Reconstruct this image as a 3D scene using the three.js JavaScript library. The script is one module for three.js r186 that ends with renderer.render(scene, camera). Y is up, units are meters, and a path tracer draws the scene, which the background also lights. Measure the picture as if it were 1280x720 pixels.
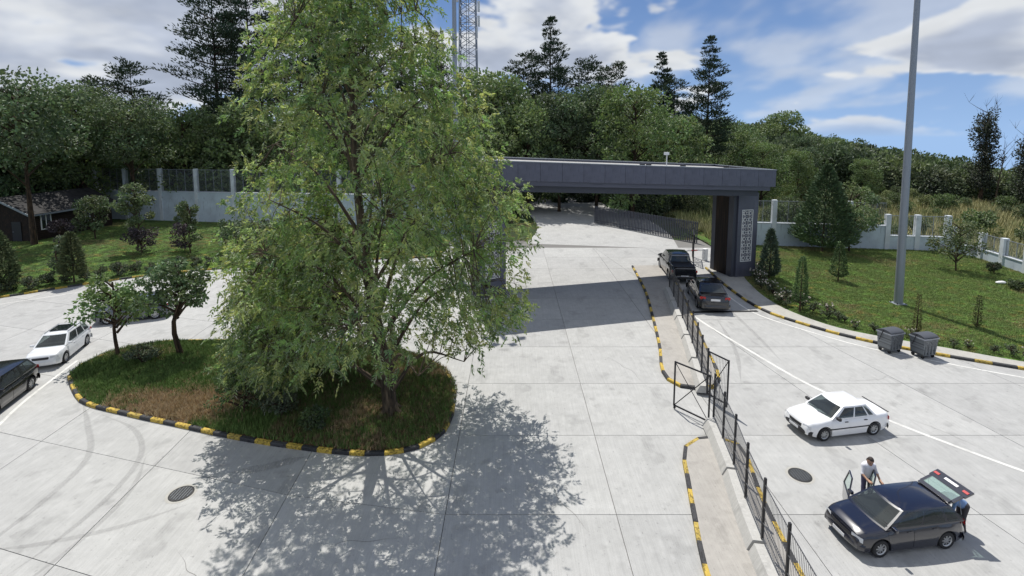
import * as THREE from 'three';
import { mergeGeometries, mergeVertices, toCreasedNormals } from 'three/addons/utils/BufferGeometryUtils.js';
import { RoundedBoxGeometry } from 'three/addons/geometries/RoundedBoxGeometry.js';
import { MarchingCubes } from 'three/addons/objects/MarchingCubes.js';

// ---------------------------------------------------------------- camera, sky, sun, exposure
const scene = new THREE.Scene();
const camera = new THREE.PerspectiveCamera(2 * Math.atan(360 / 620) * 180 / Math.PI, 1280 / 720, 0.1, 4000);
camera.position.set(0, 11, 0);
camera.rotation.set(-6 * Math.PI / 180, 0, 0);
camera.setViewOffset(1280, 720, 0, 125, 1280, 720);          // the lens is shifted down, so that uprights stay nearly upright
const SUN_DIR = new THREE.Vector3(-0.30 * Math.cos(1.10), Math.sin(1.10), -0.95 * Math.cos(1.10)).normalize();
const sun = new THREE.DirectionalLight(new THREE.Color(1.0, 0.965, 0.905), 5.0);
sun.position.copy(SUN_DIR).multiplyScalar(120).add(new THREE.Vector3(0, 0, -30));
sun.target.position.set(0, 0, -30);
sun.castShadow = true;
sun.shadow.radius = 0.6;
sun.shadow.mapSize.set(4096, 4096);
Object.assign(sun.shadow.camera, { left: -80, right: 80, top: 80, bottom: -80, near: 1, far: 300 });
scene.add(sun, sun.target);
const renderer = new THREE.WebGLRenderer({ antialias: true });
renderer.setSize(1024, 576);
renderer.toneMapping = THREE.LinearToneMapping;
renderer.toneMappingExposure = 0.98;
renderer.shadowMap.enabled = true;

// ---------------------------------------------------------------- random numbers and noise
function mulberry(a) { return () => { a |= 0; a = a + 0x6d2b79f5 | 0; let t = Math.imul(a ^ a >>> 15, 1 | a); t = t + Math.imul(t ^ t >>> 7, 61 | t) ^ t; return ((t ^ t >>> 14) >>> 0) / 4294967296; }; }
const rnd = mulberry(7741);
const rr = (a, b, r = rnd) => a + (b - a) * r();
const clamp = (x, a = 0, b = 1) => Math.min(b, Math.max(a, x));
const lerp = (a, b, t) => a + (b - a) * t;
const smooth = (a, b, x) => { const t = clamp((x - a) / (b - a)); return t * t * (3 - 2 * t); };
const hash = (x, y, s = 0) => { let h = Math.imul(x | 0, 374761393) + Math.imul(y | 0, 668265263) + Math.imul(s | 0, 1274126177) | 0; h = Math.imul(h ^ h >>> 13, 1274126177); return ((h ^ h >>> 16) >>> 0) / 4294967296; };
function vnoise(x, y, s = 0, per = 0) {
  const xi = Math.floor(x), yi = Math.floor(y), fx = x - xi, fy = y - yi, u = fx * fx * (3 - 2 * fx), v = fy * fy * (3 - 2 * fy);
  const m = per ? (n) => ((n % per) + per) % per : (n) => n;
  return lerp(lerp(hash(m(xi), m(yi), s), hash(m(xi + 1), m(yi), s), u), lerp(hash(m(xi), m(yi + 1), s), hash(m(xi + 1), m(yi + 1), s), u), v);
}
function fbm(x, y, oct = 5, s = 0, per = 0) { let a = 0.5, t = 0, n = 0; for (let i = 0; i < oct; i++) { t += a * vnoise(x, y, s + i * 17, per); n += a; a *= 0.5; x *= 2; y *= 2; per *= 2; } return t / n; }

// ---------------------------------------------------------------- the sky: blue air with broken summer cloud on one flat layer
{
  const W = 2048, H = 1024, data = new Float32Array(W * H * 4);
  const cloud = (px, py) => {
    const wx = fbm(px * 0.7 + 3.1, py * 0.7, 3, 5), wy = fbm(px * 0.7 - 7, py * 0.7 + 4, 3, 9);
    return fbm(px * 1.55 + wx * 1.2 + 15.3, py * 1.55 + wy * 1.2 + 6.7, 6, 3);
  };
  for (let j = 0; j < H; j++) {
    const el = ((j + 0.5) / H - 0.5) * Math.PI, sy = Math.sin(el), cy = Math.cos(el);
    for (let i = 0; i < W; i++) {
      const az = ((i + 0.5) / W - 0.5) * 2 * Math.PI, dx = Math.cos(az) * cy, dz = Math.sin(az) * cy, o = (j * W + i) * 4;
      let r, g, b;
      const e = Math.max(sy, 0);
      const k = Math.pow(1 - e, 3.4);
      r = lerp(0.045, 0.36, k); g = lerp(0.135, 0.55, k); b = lerp(0.40, 0.86, k);
      if (sy > 0) {
        const q = 1 / (sy + 0.20), px = dx * q, py = dz * q;
        const d = cloud(px, py), d2 = cloud(px - dx * 0.16, py - dz * 0.16);
        const wq = d * 2, cover = smooth(0.492, 0.56, d + (fbm(px * 7, py * 7, 4, 71) - 0.5) * 0.14), thick = smooth(0.50, 0.72, d2) * smooth(0.5, 0.66, d);
        const wisp = smooth(0.44, 0.70, fbm(px * 2.6 + 40, py * 1.6, 5, 31)) * 0.45;
        const a = clamp(cover * 0.92 + wisp * (1 - cover)) * smooth(0.0, 0.06, sy + 0.015);
        const puff = fbm(px * 6 + wq, py * 6, 4, 61) - 0.5, lum = clamp(lerp(0.84, 0.54, thick) + puff * 0.2, 0.2, 0.95);
        r = lerp(r, lum * lerp(0.97, 0.84, thick), a); g = lerp(g, lum * lerp(0.99, 0.93, thick), a); b = lerp(b, lum * lerp(1.0, 1.12, thick), a);
      } 
      data[o] = r; data[o + 1] = g; data[o + 2] = b; data[o + 3] = 1;
    }
  }
  const t = new THREE.DataTexture(data, W, H, THREE.RGBAFormat, THREE.FloatType);
  t.mapping = THREE.EquirectangularReflectionMapping; t.magFilter = THREE.LinearFilter; t.minFilter = THREE.LinearFilter; t.needsUpdate = true;
  scene.background = t; scene.environment = t;
}

// ---------------------------------------------------------------- names, labels, small builders
const taken = new Map();
function numbered(name) { const n = taken.get(name) ?? 0; taken.set(name, n + 1); return n ? `${name}_${String(n).padStart(3, '0')}` : name; }
function tag(o, label, category, group, kind) { if (label) o.userData.label = label; if (category) o.userData.category = category; if (group) o.userData.group = group; if (kind) o.userData.kind = kind; return o; }
function shade(o) { o.castShadow = true; o.receiveShadow = true; return o; }
function part(name, geometry, material, parent, label) { const m = shade(new THREE.Mesh(geometry, material)); m.name = name; if (label) m.userData.label = label; parent.add(m); return m; }
function thing(name, label, category, pos = [0, 0, 0], turn = 0, group) { const g = new THREE.Group(); g.name = numbered(name); g.position.set(...pos); g.rotation.y = turn; tag(g, label, category, group); scene.add(g); return g; }
function single(name, geometry, material, label, category, group) { const m = shade(new THREE.Mesh(geometry, material)); m.name = numbered(name); tag(m, label, category, group); scene.add(m); return m; }
function structure(name, geometry, material, label, category) { const m = geometry ? shade(new THREE.Mesh(geometry, material)) : new THREE.Group(); m.name = numbered(name); tag(m, label, category, null, 'structure'); scene.add(m); return m; }
function copyOf(o, pos, turn, label, scale = 1) { const c = o.clone(); c.name = numbered(o.name.replace(/_\d{3}$/, '')); c.userData = { ...o.userData, label }; c.position.set(...pos); c.rotation.y = turn; c.scale.setScalar(scale); scene.add(c); return c; }
const C = (r, g, b) => new THREE.Color().setRGB(r, g, b);
const V = (x, y, z) => new THREE.Vector3(x, y, z);
function box(w, h, d, x = 0, y = 0, z = 0, ry = 0) { const g = new THREE.BoxGeometry(w, h, d); if (ry) g.rotateY(ry); g.translate(x, y, z); return g; }
function rbox(w, h, d, r, x = 0, y = 0, z = 0) { const g = new RoundedBoxGeometry(w, h, d, 2, r); g.translate(x, y, z); return g; }
const UPV = V(0, 1, 0);
function bar(a, b, r, seg = 5, r2 = r) { const d = b.clone().sub(a), g = new THREE.CylinderGeometry(r2, r, d.length(), seg, 1); g.applyQuaternion(new THREE.Quaternion().setFromUnitVectors(UPV, d.clone().normalize())); g.translate((a.x + b.x) / 2, (a.y + b.y) / 2, (a.z + b.z) / 2); return g; }
function bars(list, r, seg = 4) { return mergeGeometries(list.map(([a, b, rad]) => bar(a, b, rad ?? r, seg))); }
function squareBar(a, b, w, h = w) { const d = b.clone().sub(a), g = new THREE.BoxGeometry(w, h, d.length()); const m = new THREE.Matrix4().lookAt(b, a, Math.abs(d.y) > 0.99 * d.length() ? V(1, 0, 0) : UPV); g.applyMatrix4(m); g.translate((a.x + b.x) / 2, (a.y + b.y) / 2, (a.z + b.z) / 2); return g; }
function tri(positions, indices, uvs) { const g = new THREE.BufferGeometry(); g.setAttribute('position', new THREE.Float32BufferAttribute(positions, 3)); if (uvs) g.setAttribute('uv', new THREE.Float32BufferAttribute(uvs, 2)); if (indices) g.setIndex(indices); g.computeVertexNormals(); return g; }
const curve = (pts) => new THREE.CatmullRomCurve3(pts.map(([x, z]) => V(x, 0, z)), false, 'centripetal');
// a flat sheet from an outline in x and z, uv in metres
function sheet(pts, y, uvScale = 1) {
  const s = new THREE.Shape(pts.map(([x, z]) => new THREE.Vector2(x, -z))), g = new THREE.ShapeGeometry(s);
  const p = g.attributes.position, uv = g.attributes.uv;
  for (let i = 0; i < p.count; i++) { const x = p.getX(i), z = -p.getY(i); uv.setXY(i, x * uvScale, z * uvScale); p.setXYZ(i, x, y, z); }
  g.computeVertexNormals(); return g;
}
// a strip of given width along a line on the ground
function ribbon(pts, width0, y, n = 40, uvScale = 1, shift = 0, taper = 0) {
  const c = curve(pts), P = [], U = [], I = [], L = c.getLength();
  for (let i = 0; i <= n; i++) {
    const p = c.getPointAt(i / n), t = c.getTangentAt(i / n), nx = -t.z, nz = t.x, width = width0 * (taper ? 0.05 + 0.95 * smooth(0, taper, i / n) * smooth(1, 1 - taper, i / n) : 1);
    for (const s of [-0.5, 0.5]) { P.push(p.x + nx * (s * width + shift), y, p.z + nz * (s * width + shift)); U.push((s + 0.5) * width0 * uvScale, i / n * L * uvScale); }
    if (i) { const k = i * 2; I.push(k - 2, k, k - 1, k - 1, k, k + 1); }
  }
  const g = tri(P, I, U); if (g.attributes.normal.getY(0) < 0) { g.setIndex(I.reduce((a, v, j) => (a.push(j % 3 === 1 ? I[j + 1] : j % 3 === 2 ? I[j - 1] : v), a), [])); g.computeVertexNormals(); }
  return g;
}
function offset(pts, d, n = 30) { const c = curve(pts), out = []; for (let i = 0; i <= n; i++) { const p = c.getPointAt(i / n), t = c.getTangentAt(i / n); out.push([p.x - t.z * d, p.z + t.x * d]); } return out; }
const inside = (pts, x, z) => { let c = false; for (let i = 0, j = pts.length - 1; i < pts.length; j = i++) if ((pts[i][1] > z) !== (pts[j][1] > z) && x < (pts[j][0] - pts[i][0]) * (z - pts[i][1]) / (pts[j][1] - pts[i][1]) + pts[i][0]) c = !c; return c; };

// ---------------------------------------------------------------- textures and materials
function texture(size, fn, srgb = true) {
  const d = new Uint8Array(size * size * 4);
  for (let j = 0; j < size; j++) for (let i = 0; i < size; i++) { const c = fn(i / size, j / size), o = (j * size + i) * 4; for (let k = 0; k < 3; k++) d[o + k] = clamp(typeof c === 'number' ? c : c[k], 0, 1) * 255; d[o + 3] = 255; }
  const t = new THREE.DataTexture(d, size, size); t.wrapS = t.wrapT = THREE.RepeatWrapping; t.magFilter = THREE.LinearFilter; t.minFilter = THREE.LinearMipmapLinearFilter; if (srgb) t.colorSpace = THREE.SRGBColorSpace; t.needsUpdate = true; return t;
}
const concreteTex = texture(1024, (u, v) => {
  const big = fbm(u * 5, v * 5, 4, 1, 5), mid = fbm(u * 24, v * 24, 4, 2, 24), fine = hash(u * 1024, v * 1024, 3), brush = vnoise(u * 240, v * 8, 4, 8 * 30);
  const pit = smooth(0.80, 0.9, fbm(u * 90, v * 90, 2, 8, 90));
  const l = 0.90 + (big - 0.5) * 0.06 + (mid - 0.5) * 0.08 + (fine - 0.5) * 0.10 + (brush - 0.5) * 0.05 - pit * 0.10 - smooth(0.6, 0.78, fbm(u * 9 + 3, v * 9, 4, 21, 9)) * 0.06;
  return [l, l * 0.995, l * 0.98];
});
const concreteBump = texture(512, (u, v) => 0.5 + (hash(u * 512, v * 512, 5) - 0.5) * 0.5 + (fbm(u * 30, v * 30, 3, 6, 30) - 0.5) * 0.6, false);
const grassTex = texture(1024, (u, v) => {
  const big = fbm(u * 6, v * 6, 4, 11, 6), mid = fbm(u * 40, v * 40, 3, 12, 40), fine = hash(u * 1024, v * 1024, 13), dry = smooth(0.55, 0.75, fbm(u * 9 + 4, v * 9, 4, 15, 9));
  const l = 0.62 + (big - 0.5) * 0.5 + (mid - 0.5) * 0.5 + (fine - 0.5) * 0.3;
  return [l * lerp(0.78, 1.12, dry), l * lerp(1, 0.92, dry), l * lerp(0.5, 0.52, dry)];
});
const soilTex = texture(512, (u, v) => { const l = 0.7 + (fbm(u * 12, v * 12, 5, 41, 12) - 0.5) * 0.7 + (hash(u * 512, v * 512, 42) - 0.5) * 0.35; return [l, l * 0.9, l * 0.75]; });
const wornTex = texture(512, (u, v) => { const l = 0.9 + (fbm(u * 8, v * 8, 4, 51, 8) - 0.5) * 0.25 - smooth(0.56, 0.68, fbm(u * 20, v * 20, 4, 52, 20)) * 0.28 + (hash(u * 512, v * 512, 53) - 0.5) * 0.1; return [l, l, l * 0.98]; });
const wallTex = texture(512, (u, v) => { const l = 0.93 + (fbm(u * 4, v * 4, 5, 61, 4) - 0.5) * 0.16 + (hash(u * 512, v * 512, 62) - 0.5) * 0.05 - smooth(0.62, 0.8, fbm(u * 26, v * 3, 3, 63, 78)) * 0.10; return [l, l, l]; });
const barkTex = texture(256, (u, v) => { const l = 0.6 + (fbm(u * 14, v * 4, 4, 71, 28) - 0.5) * 0.9; return [l, l * 0.9, l * 0.8]; });
const mat = (color, o = {}) => new THREE.MeshStandardMaterial({ color, roughness: 0.8, ...o });
const M = {
  slab: [0, 1, 2, 3].map((k) => mat(C(0.472 + k * 0.015, 0.475 + k * 0.015, 0.475 + k * 0.014), { map: concreteTex, bumpMap: concreteBump, bumpScale: 0.003, roughness: 0.9 })),
  joint: mat(C(0.17, 0.165, 0.155), { roughness: 0.95 }),
  walk: mat(C(0.50, 0.49, 0.46), { map: concreteTex, bumpMap: concreteBump, bumpScale: 0.003, roughness: 0.92 }),
  medianTop: mat(C(0.46, 0.44, 0.415), { map: concreteTex, roughness: 0.92 }),
  barrier: mat(C(0.56, 0.555, 0.54), { map: concreteTex, roughness: 0.9 }),
  kerbYellow: mat(C(0.66, 0.46, 0.075), { map: wornTex, roughness: 0.75 }),
  kerbYellow2: mat(C(0.55, 0.40, 0.09), { map: wornTex, roughness: 0.8 }),
  kerbBlack: mat(C(0.045, 0.045, 0.05), { map: wornTex, roughness: 0.7 }),
  kerbBlack2: mat(C(0.075, 0.075, 0.08), { map: wornTex, roughness: 0.75 }),
  line: mat(C(0.80, 0.80, 0.78), { map: concreteTex, roughness: 0.7 }),
  grass: mat(C(0.23, 0.28, 0.11), { map: grassTex, roughness: 0.95 }),
  soil: mat(C(0.17, 0.12, 0.075), { map: soilTex, roughness: 1 }),
  forestFloor: mat(C(0.13, 0.145, 0.065), { map: grassTex, roughness: 1 }),
  bark: mat(C(0.16, 0.125, 0.095), { map: barkTex, roughness: 0.95 }),
  paleBark: mat(C(0.24, 0.22, 0.18), { map: barkTex, roughness: 0.95 }),
  pineBark: mat(C(0.10, 0.07, 0.05), { map: barkTex, roughness: 0.95 }),
  steel: mat(C(0.30, 0.325, 0.36), { metalness: 0.45, roughness: 0.5 }),
  fenceWire: mat(C(0.075, 0.078, 0.085), { metalness: 0.4, roughness: 0.5 }),
  blackSteel: mat(C(0.022, 0.022, 0.026), { metalness: 0.3, roughness: 0.5 }),
  greySteel: mat(C(0.30, 0.32, 0.35), { metalness: 0.35, roughness: 0.5 }),
  wall: mat(C(0.62, 0.70, 0.77), { map: wallTex, roughness: 0.88 }),
  wallCap: mat(C(0.72, 0.76, 0.80), { map: wallTex, roughness: 0.85 }),
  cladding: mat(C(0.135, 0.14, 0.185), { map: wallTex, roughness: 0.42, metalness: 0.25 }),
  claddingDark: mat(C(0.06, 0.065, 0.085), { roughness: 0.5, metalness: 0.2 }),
  roofTop: mat(C(0.44, 0.44, 0.43), { map: concreteTex, roughness: 0.85 }),
  white: mat(C(0.78, 0.78, 0.77), { roughness: 0.6 }),
  lattice: mat(C(0.74, 0.74, 0.72), { roughness: 0.5 }),
  timber: mat(C(0.05, 0.032, 0.022), { map: barkTex, roughness: 0.85 }),
  shingle: mat(C(0.04, 0.038, 0.04), { map: wornTex, roughness: 0.9 }),
  rubber: mat(C(0.02, 0.02, 0.021), { roughness: 0.85 }),
  rim: mat(C(0.45, 0.46, 0.47), { metalness: 0.75, roughness: 0.35 }),
  trim: mat(C(0.025, 0.025, 0.027), { roughness: 0.6 }),
  iron: mat(C(0.06, 0.06, 0.062), { metalness: 0.5, roughness: 0.65, map: wornTex }),
  red: mat(C(0.45, 0.02, 0.02), { roughness: 0.3 }),
  lens: new THREE.MeshPhysicalMaterial({ color: C(0.62, 0.64, 0.66), roughness: 0.15, clearcoat: 1 }),
  plate: mat(C(0.74, 0.74, 0.74), { roughness: 0.5 }),
  glass: new THREE.MeshPhysicalMaterial({ color: C(0.012, 0.016, 0.02), roughness: 0.04, clearcoat: 1, clearcoatRoughness: 0.02, ior: 1.5 }),
  carGlass: new THREE.MeshPhysicalMaterial({ color: C(0.42, 0.47, 0.46), roughness: 0.03, transmission: 0.92, thickness: 0, ior: 1.5 }),
  seat: mat(C(0.11, 0.11, 0.115), { roughness: 0.95 }),
  clearGlass: new THREE.MeshPhysicalMaterial({ color: C(0.62, 0.74, 0.70), roughness: 0.05, transmission: 0.75, thickness: 0, ior: 1.5 }),
  interior: mat(C(0.03, 0.03, 0.032), { roughness: 0.9 }),
  tyreMark: mat(C(0.20, 0.195, 0.19), { roughness: 0.85, transparent: true }),
};
{ // rubber smears, broken up along their length
  const t = texture(256, (u, v) => clamp((0.01 + 0.30 * fbm(u * 6, v * 30, 4, 81, 60)) * smooth(0, 0.25, u) * smooth(1, 0.75, u) * 0.9), false);
  M.tyreMark.alphaMap = t;
  M.stain = mat(C(0.13, 0.125, 0.12), { roughness: 0.9, transparent: true, alphaMap: texture(256, (u, v) => 0.15 * smooth(0.42, 0.75, fbm(u * 7, v * 7, 5, 88, 7)) * smooth(0.5, 0.2, Math.hypot(u - 0.5, v - 0.5) + (fbm(u * 5, v * 5, 3, 89, 5) - 0.5) * 0.3), false) });
}
const paint = (r, g, b, rough = 0.28, metal = 0) => new THREE.MeshPhysicalMaterial({ color: C(r, g, b), roughness: rough, metalness: metal, clearcoat: 1, clearcoatRoughness: 0.05 });

// ---------------------------------------------------------------- terrain
const terrainY = (x, z) => {
  const d = Math.hypot(x, z), a = z < 0 ? clamp(x / Math.max(-z, 1), -2, 3) : (x > 0 ? 3 : -2);
  let y = -0.09;
  const ridge = lerp(9.0, -17, smooth(0.34, 1.08, a));
  y += ridge * smooth(95, 260, d) * smooth(-0.6, 0.2, a);
  y -= Math.max(0, d - 290) * 0.12;
  y += (fbm(x * 0.03, z * 0.03, 3, 91) - 0.5) * 3 * smooth(80, 160, d);
  return y;
};
{
  const P = [], U = [], I = [], NA = 128, R = []; for (let r = 0; r <= 44; r++) R.push(r < 20 ? r * 6 : 120 + Math.pow((r - 20) / 24, 1.7) * 1100);
  R.forEach((r, i) => { for (let k = 0; k <= NA; k++) { const t = k / NA * Math.PI * 2, x = Math.cos(t) * r, z = Math.sin(t) * r; P.push(x, terrainY(x, z), z); U.push(x / 9, z / 9); if (i && k) { const a = i * (NA + 1) + k; I.push(a, a - 1, a - NA - 1, a - 1, a - NA - 2, a - NA - 1); } } });
  const g = tri(P, I, U); if (g.attributes.normal.getY(300) < 0) { g.index.array.reverse(); g.computeVertexNormals(); }
  structure('ground', g, M.forestFloor, 'rough grassy ground running out to the wooded ridge', 'ground');
}

// ---------------------------------------------------------------- outlines on the ground (metres)
const ISLAND_FRONT = [[-20.3, -21.6], [-18.9, -20.3], [-17.75, -19.42], [-15.1, -18.48], [-12.57, -17.73], [-9.87, -16.93], [-7.62, -16.43], [-5.82, -16.12], [-4.42, -16.08], [-3.25, -16.47], [-2.52, -17.32], [-2.3, -18.6]];
const ISLAND_BACK = [[-2.3, -18.6], [-2.45, -20.5], [-3.2, -22.4], [-5, -24], [-8, -25], [-12, -25.5], [-16, -25.7], [-18.7, -25.5], [-20.2, -24.5], [-20.75, -23.1], [-20.3, -21.6]];
const KERB_RIGHT = [[16.1, -40.5], [15.75, -37], [15.6, -34.2], [15.64, -31.4], [16.04, -29.6], [16.67, -28.5], [17.9, -26.75], [19.34, -25.35], [21.13, -24.1], [22.66, -23.2], [24.3, -22.3], [28, -20.5], [34, -18.2], [42, -15.5]];
const GRASS_RIGHT = [[19.9, -40.5], [18.3, -38.4], [17.45, -35], [17.15, -32.4], [17.33, -30.16], [18.42, -27.55], [19.96, -26.15], [22.11, -24.8], [24.74, -23.05], [28.6, -21.2], [34.5, -18.9], [42.3, -16.2]];
const KERB_LEFT = [[-46, -27.2], [-40, -30], [-35, -32.95], [-32.6, -35.2], [-29, -38.1], [-23, -40.8], [-15, -43], [-6.5, -44.4]];
const islandLine = [...curve(ISLAND_FRONT).getSpacedPoints(60), ...curve(ISLAND_BACK).getSpacedPoints(60).slice(1, -1)].map((p) => [p.x, p.z]);
const LAWN_RIGHT = [...curve(GRASS_RIGHT).getSpacedPoints(60).map((p) => [p.x, p.z]), [60, -10], [60, -56], [20, -56]];
const LAWN_LEFT = [...curve(KERB_LEFT).getSpacedPoints(60).map((p) => [p.x, p.z]), [-6.5, -70], [-75, -78], [-75, -22]];
// the two pieces of the median between the lanes
const FENCE_NEAR = [[7.62, -17.75], [7.42, -16.43], [7.18, -15.03], [6.86, -13.55], [6.6, -12.05], [6.4, -10.55], [6.25, -9.0]];
const FENCE_FAR = [[8.25, -20.0], [8.55, -21.4], [8.9, -22.9], [9.25, -24.5], [9.6, -26.2], [9.95, -28.0], [10.32, -29.9], [10.7, -31.9], [11.08, -34.0]];
const MEDIAN_NEAR = [[6.9, -8], [7.12, -11], [7.5, -14], [7.85, -15.5], [8.0, -16.3], [7.75, -16.85], [7.1, -16.9], [6.4, -16.65], [6.0, -16.0], [5.72, -14.87], [5.34, -13.2], [4.99, -11.49], [4.7, -8]];
const MEDIAN_FAR = [[10.1, -41], [9.35, -34], [8.45, -29], [7.63, -24.85], [6.97, -21.97], [7.16, -20.95], [8.03, -20.5], [9.0, -20.75], [9.5, -21.6], [10.1, -24.5], [11.0, -29], [12.0, -34], [12.9, -41]];

// ---------------------------------------------------------------- concrete pavement laid in slabs with open joints
{
  const base = structure('pavement', sheet([[-60, 8], [60, 8], [60, -52], [-60, -52]], -0.035, 1 / 6), M.joint, 'pale concrete pavement cast in large slabs', 'pavement');
  const xs = []; for (let k = -9; k <= 9; k++) xs.push(3.05 + 5 * k);
  const zs = []; for (let j = -2; j <= 11; j++) zs.push(-9.55 - 3.86 * j);
  const corner = (i, j) => { let x = xs[i], z = zs[j]; if (x < -4) { z -= 0.27 * (-x - 4); x += 0.05 * (z + 15); } if (x > 9) x += 0.16 * (-z - 20) * -1 - 0.4; if (z > 3) z = 3; return [x, z]; };
  const G = 0.010;
  for (let i = 0; i + 1 < xs.length; i++) for (let j = 0; j + 1 < zs.length; j++) {
    const q = [corner(i, j), corner(i + 1, j), corner(i + 1, j + 1), corner(i, j + 1)], cx = (q[0][0] + q[2][0]) / 2, cz = (q[0][1] + q[2][1]) / 2;
    if (q.every(([x, z]) => inside(LAWN_LEFT, x, z)) || q.every(([x, z]) => inside(LAWN_RIGHT, x, z)) || cz > 1) continue;
    if (q.every(([x, z]) => inside(islandLine, x, z)) || cz < -50 || Math.abs(cx) / Math.max(4, -cz) > 1.7) continue;
    const s = q.map(([x, z]) => { const dx = x - cx, dz = z - cz; return [x - Math.sign(dx) * G, z - Math.sign(dz) * G]; });
    const ou = rnd() * 6, ov = rnd() * 6, top = rr(-0.0015, 0.0015), P = [], U = [], I = [], c2 = (k) => s[k % 4];
    for (const y of [top, top - 0.03]) for (const [x, z] of s) { P.push(x, y, z); U.push((x + ou) / 6, (z + ov) / 6); }
    I.push(0, 1, 2, 0, 2, 3); for (let k = 0; k < 4; k++) { const n = (k + 1) % 4; I.push(k, k + 4, n, n, k + 4, n + 4); }
    const g = toCreasedNormals(tri(P, I, U), 0.5); part('slab', g, M.slab[Math.floor(rnd() * 4)], base);
  }
  // painted lines and rubber marks lie on the slabs
  const paintLine = (pts, w, n = 40) => part('painted_line', ribbon(pts, w, 0.006, n, 0.5), M.line, base);
  paintLine([[10.95, -33], [11.2, -29.2], [12.28, -24.37], [13.25, -20.9], [14.64, -18.26], [15.88, -16.52], [16.95, -15.2], [18.6, -13.4]], 0.15);
  paintLine([[14.9, -33.5], [15.15, -29.9], [16.5, -27.45], [18.6, -24.85], [20.35, -23.62], [23.27, -21.75], [28, -19.5], [34, -17.2]], 0.12);
  paintLine([[-19.2, -17.0], [-20.2, -19.3], [-20.9, -21.6], [-21.4, -23.4]], 0.12, 20);
  paintLine([[-17.3, -12.2], [-18.3, -14.8], [-19.2, -17.0]], 0.12, 20);
  paintLine([[-37, -29.3], [-33.6, -31.6], [-31, -33.8], [-28, -36.0]], 0.1, 20);
  const rub = (pts, w, y) => part('tyre_mark', ribbon(pts, w, y, 50, 1 / w, 0, 0.3), M.tyreMark, base);
  const stain = (x, z, sx, sz, k) => part('stain', sheet([[-0.5, -0.5], [0.5, -0.5], [0.5, 0.5], [-0.5, 0.5]].reverse(), 0, 1).translate(0, 0, 0).scale(sx, 1, sz).rotateY(k).translate(x, 0.0055 + k * 0.0003, z), M.stain, base);
  [[-8.6, -15.3, 3.2, 1.6, 0.4], [-13, -13.5, 2.4, 2, 1.1], [0.6, -15.5, 2, 3, 2], [4.2, -19.6, 1.8, 1.6, 0.7], [11.4, -20.6, 2.6, 1.8, 0.2], [13.6, -15.6, 3, 1.6, 1.5], [17.5, -19.4, 2.4, 3.4, 2.2], [12.4, -26.5, 1.6, 4, 0.1], [-25, -27.5, 3, 2, 0.9], [9.6, -13.2, 1.6, 1.4, 2.6], [1.5, -25, 3, 4, 1.3], [-28, -31, 4, 2, 0.5]].forEach((a) => stain(...a));
  rub([[-14.4, -11], [-14.2, -12.6], [-14.2, -14.2], [-14.6, -16], [-16.3, -18], [-18.3, -20]], 0.26, 0.0035);
  rub([[-12.8, -11], [-12.4, -12.7], [-12.4, -14.5], [-12.9, -16.2], [-14.2, -17.6], [-16.2, -18.6]], 0.24, 0.004);
  rub([[-12.2, -10.6], [-11.8, -12.5], [-11.9, -14.4], [-12.7, -16.2]], 0.2, 0.0045);
  rub([[-14.2, -12.1], [-12.6, -12.4], [-11, -13.0], [-9.6, -13.9]], 0.22, 0.005);
  rub([[-9.3, -15.2], [-8.2, -15.5], [-7.0, -16.1]], 0.5, 0.0035);
  rub([[10.2, -21], [11.5, -24.5], [12.4, -29]], 0.25, 0.0035); rub([[13.2, -23], [13.6, -27], [13.9, -32]], 0.25, 0.004);
}
{ // a few fine cracks run across the slabs
  const r = mulberry(99), home = scene.getObjectByName('pavement');
  for (const [x, z, a, L] of [[-9, -12.2, 0.6, 3], [1.2, -15, 1.9, 2.6], [12.6, -21.5, 0.3, 3.4], [15.5, -18.6, 1.2, 2.6], [-3, -12.6, 2.6, 2.2], [17.6, -22, 2.2, 3], [-26, -28.5, 0.4, 4], [4.6, -24, 1.1, 3.4]]) { const pts = []; let h = a; for (let k = 0; k <= 9; k++) { const p = pts[k - 1] ?? [x, z]; h += rr(-0.45, 0.45, r); pts.push(k ? [p[0] + Math.cos(h) * L / 9, p[1] + Math.sin(h) * L / 9] : [x, z]); } part('crack', ribbon(pts, 0.014, 0.0032, 40, 1, 0, 0.4), M.joint, home); }
}
// the drive beyond the gate
structure('road', ribbon([[9.0, -49], [10.5, -58], [9.5, -72], [3, -92]], 15, -0.03, 30, 1 / 6), M.slab[1], 'concrete drive leading away behind the gate', 'road');

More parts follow.
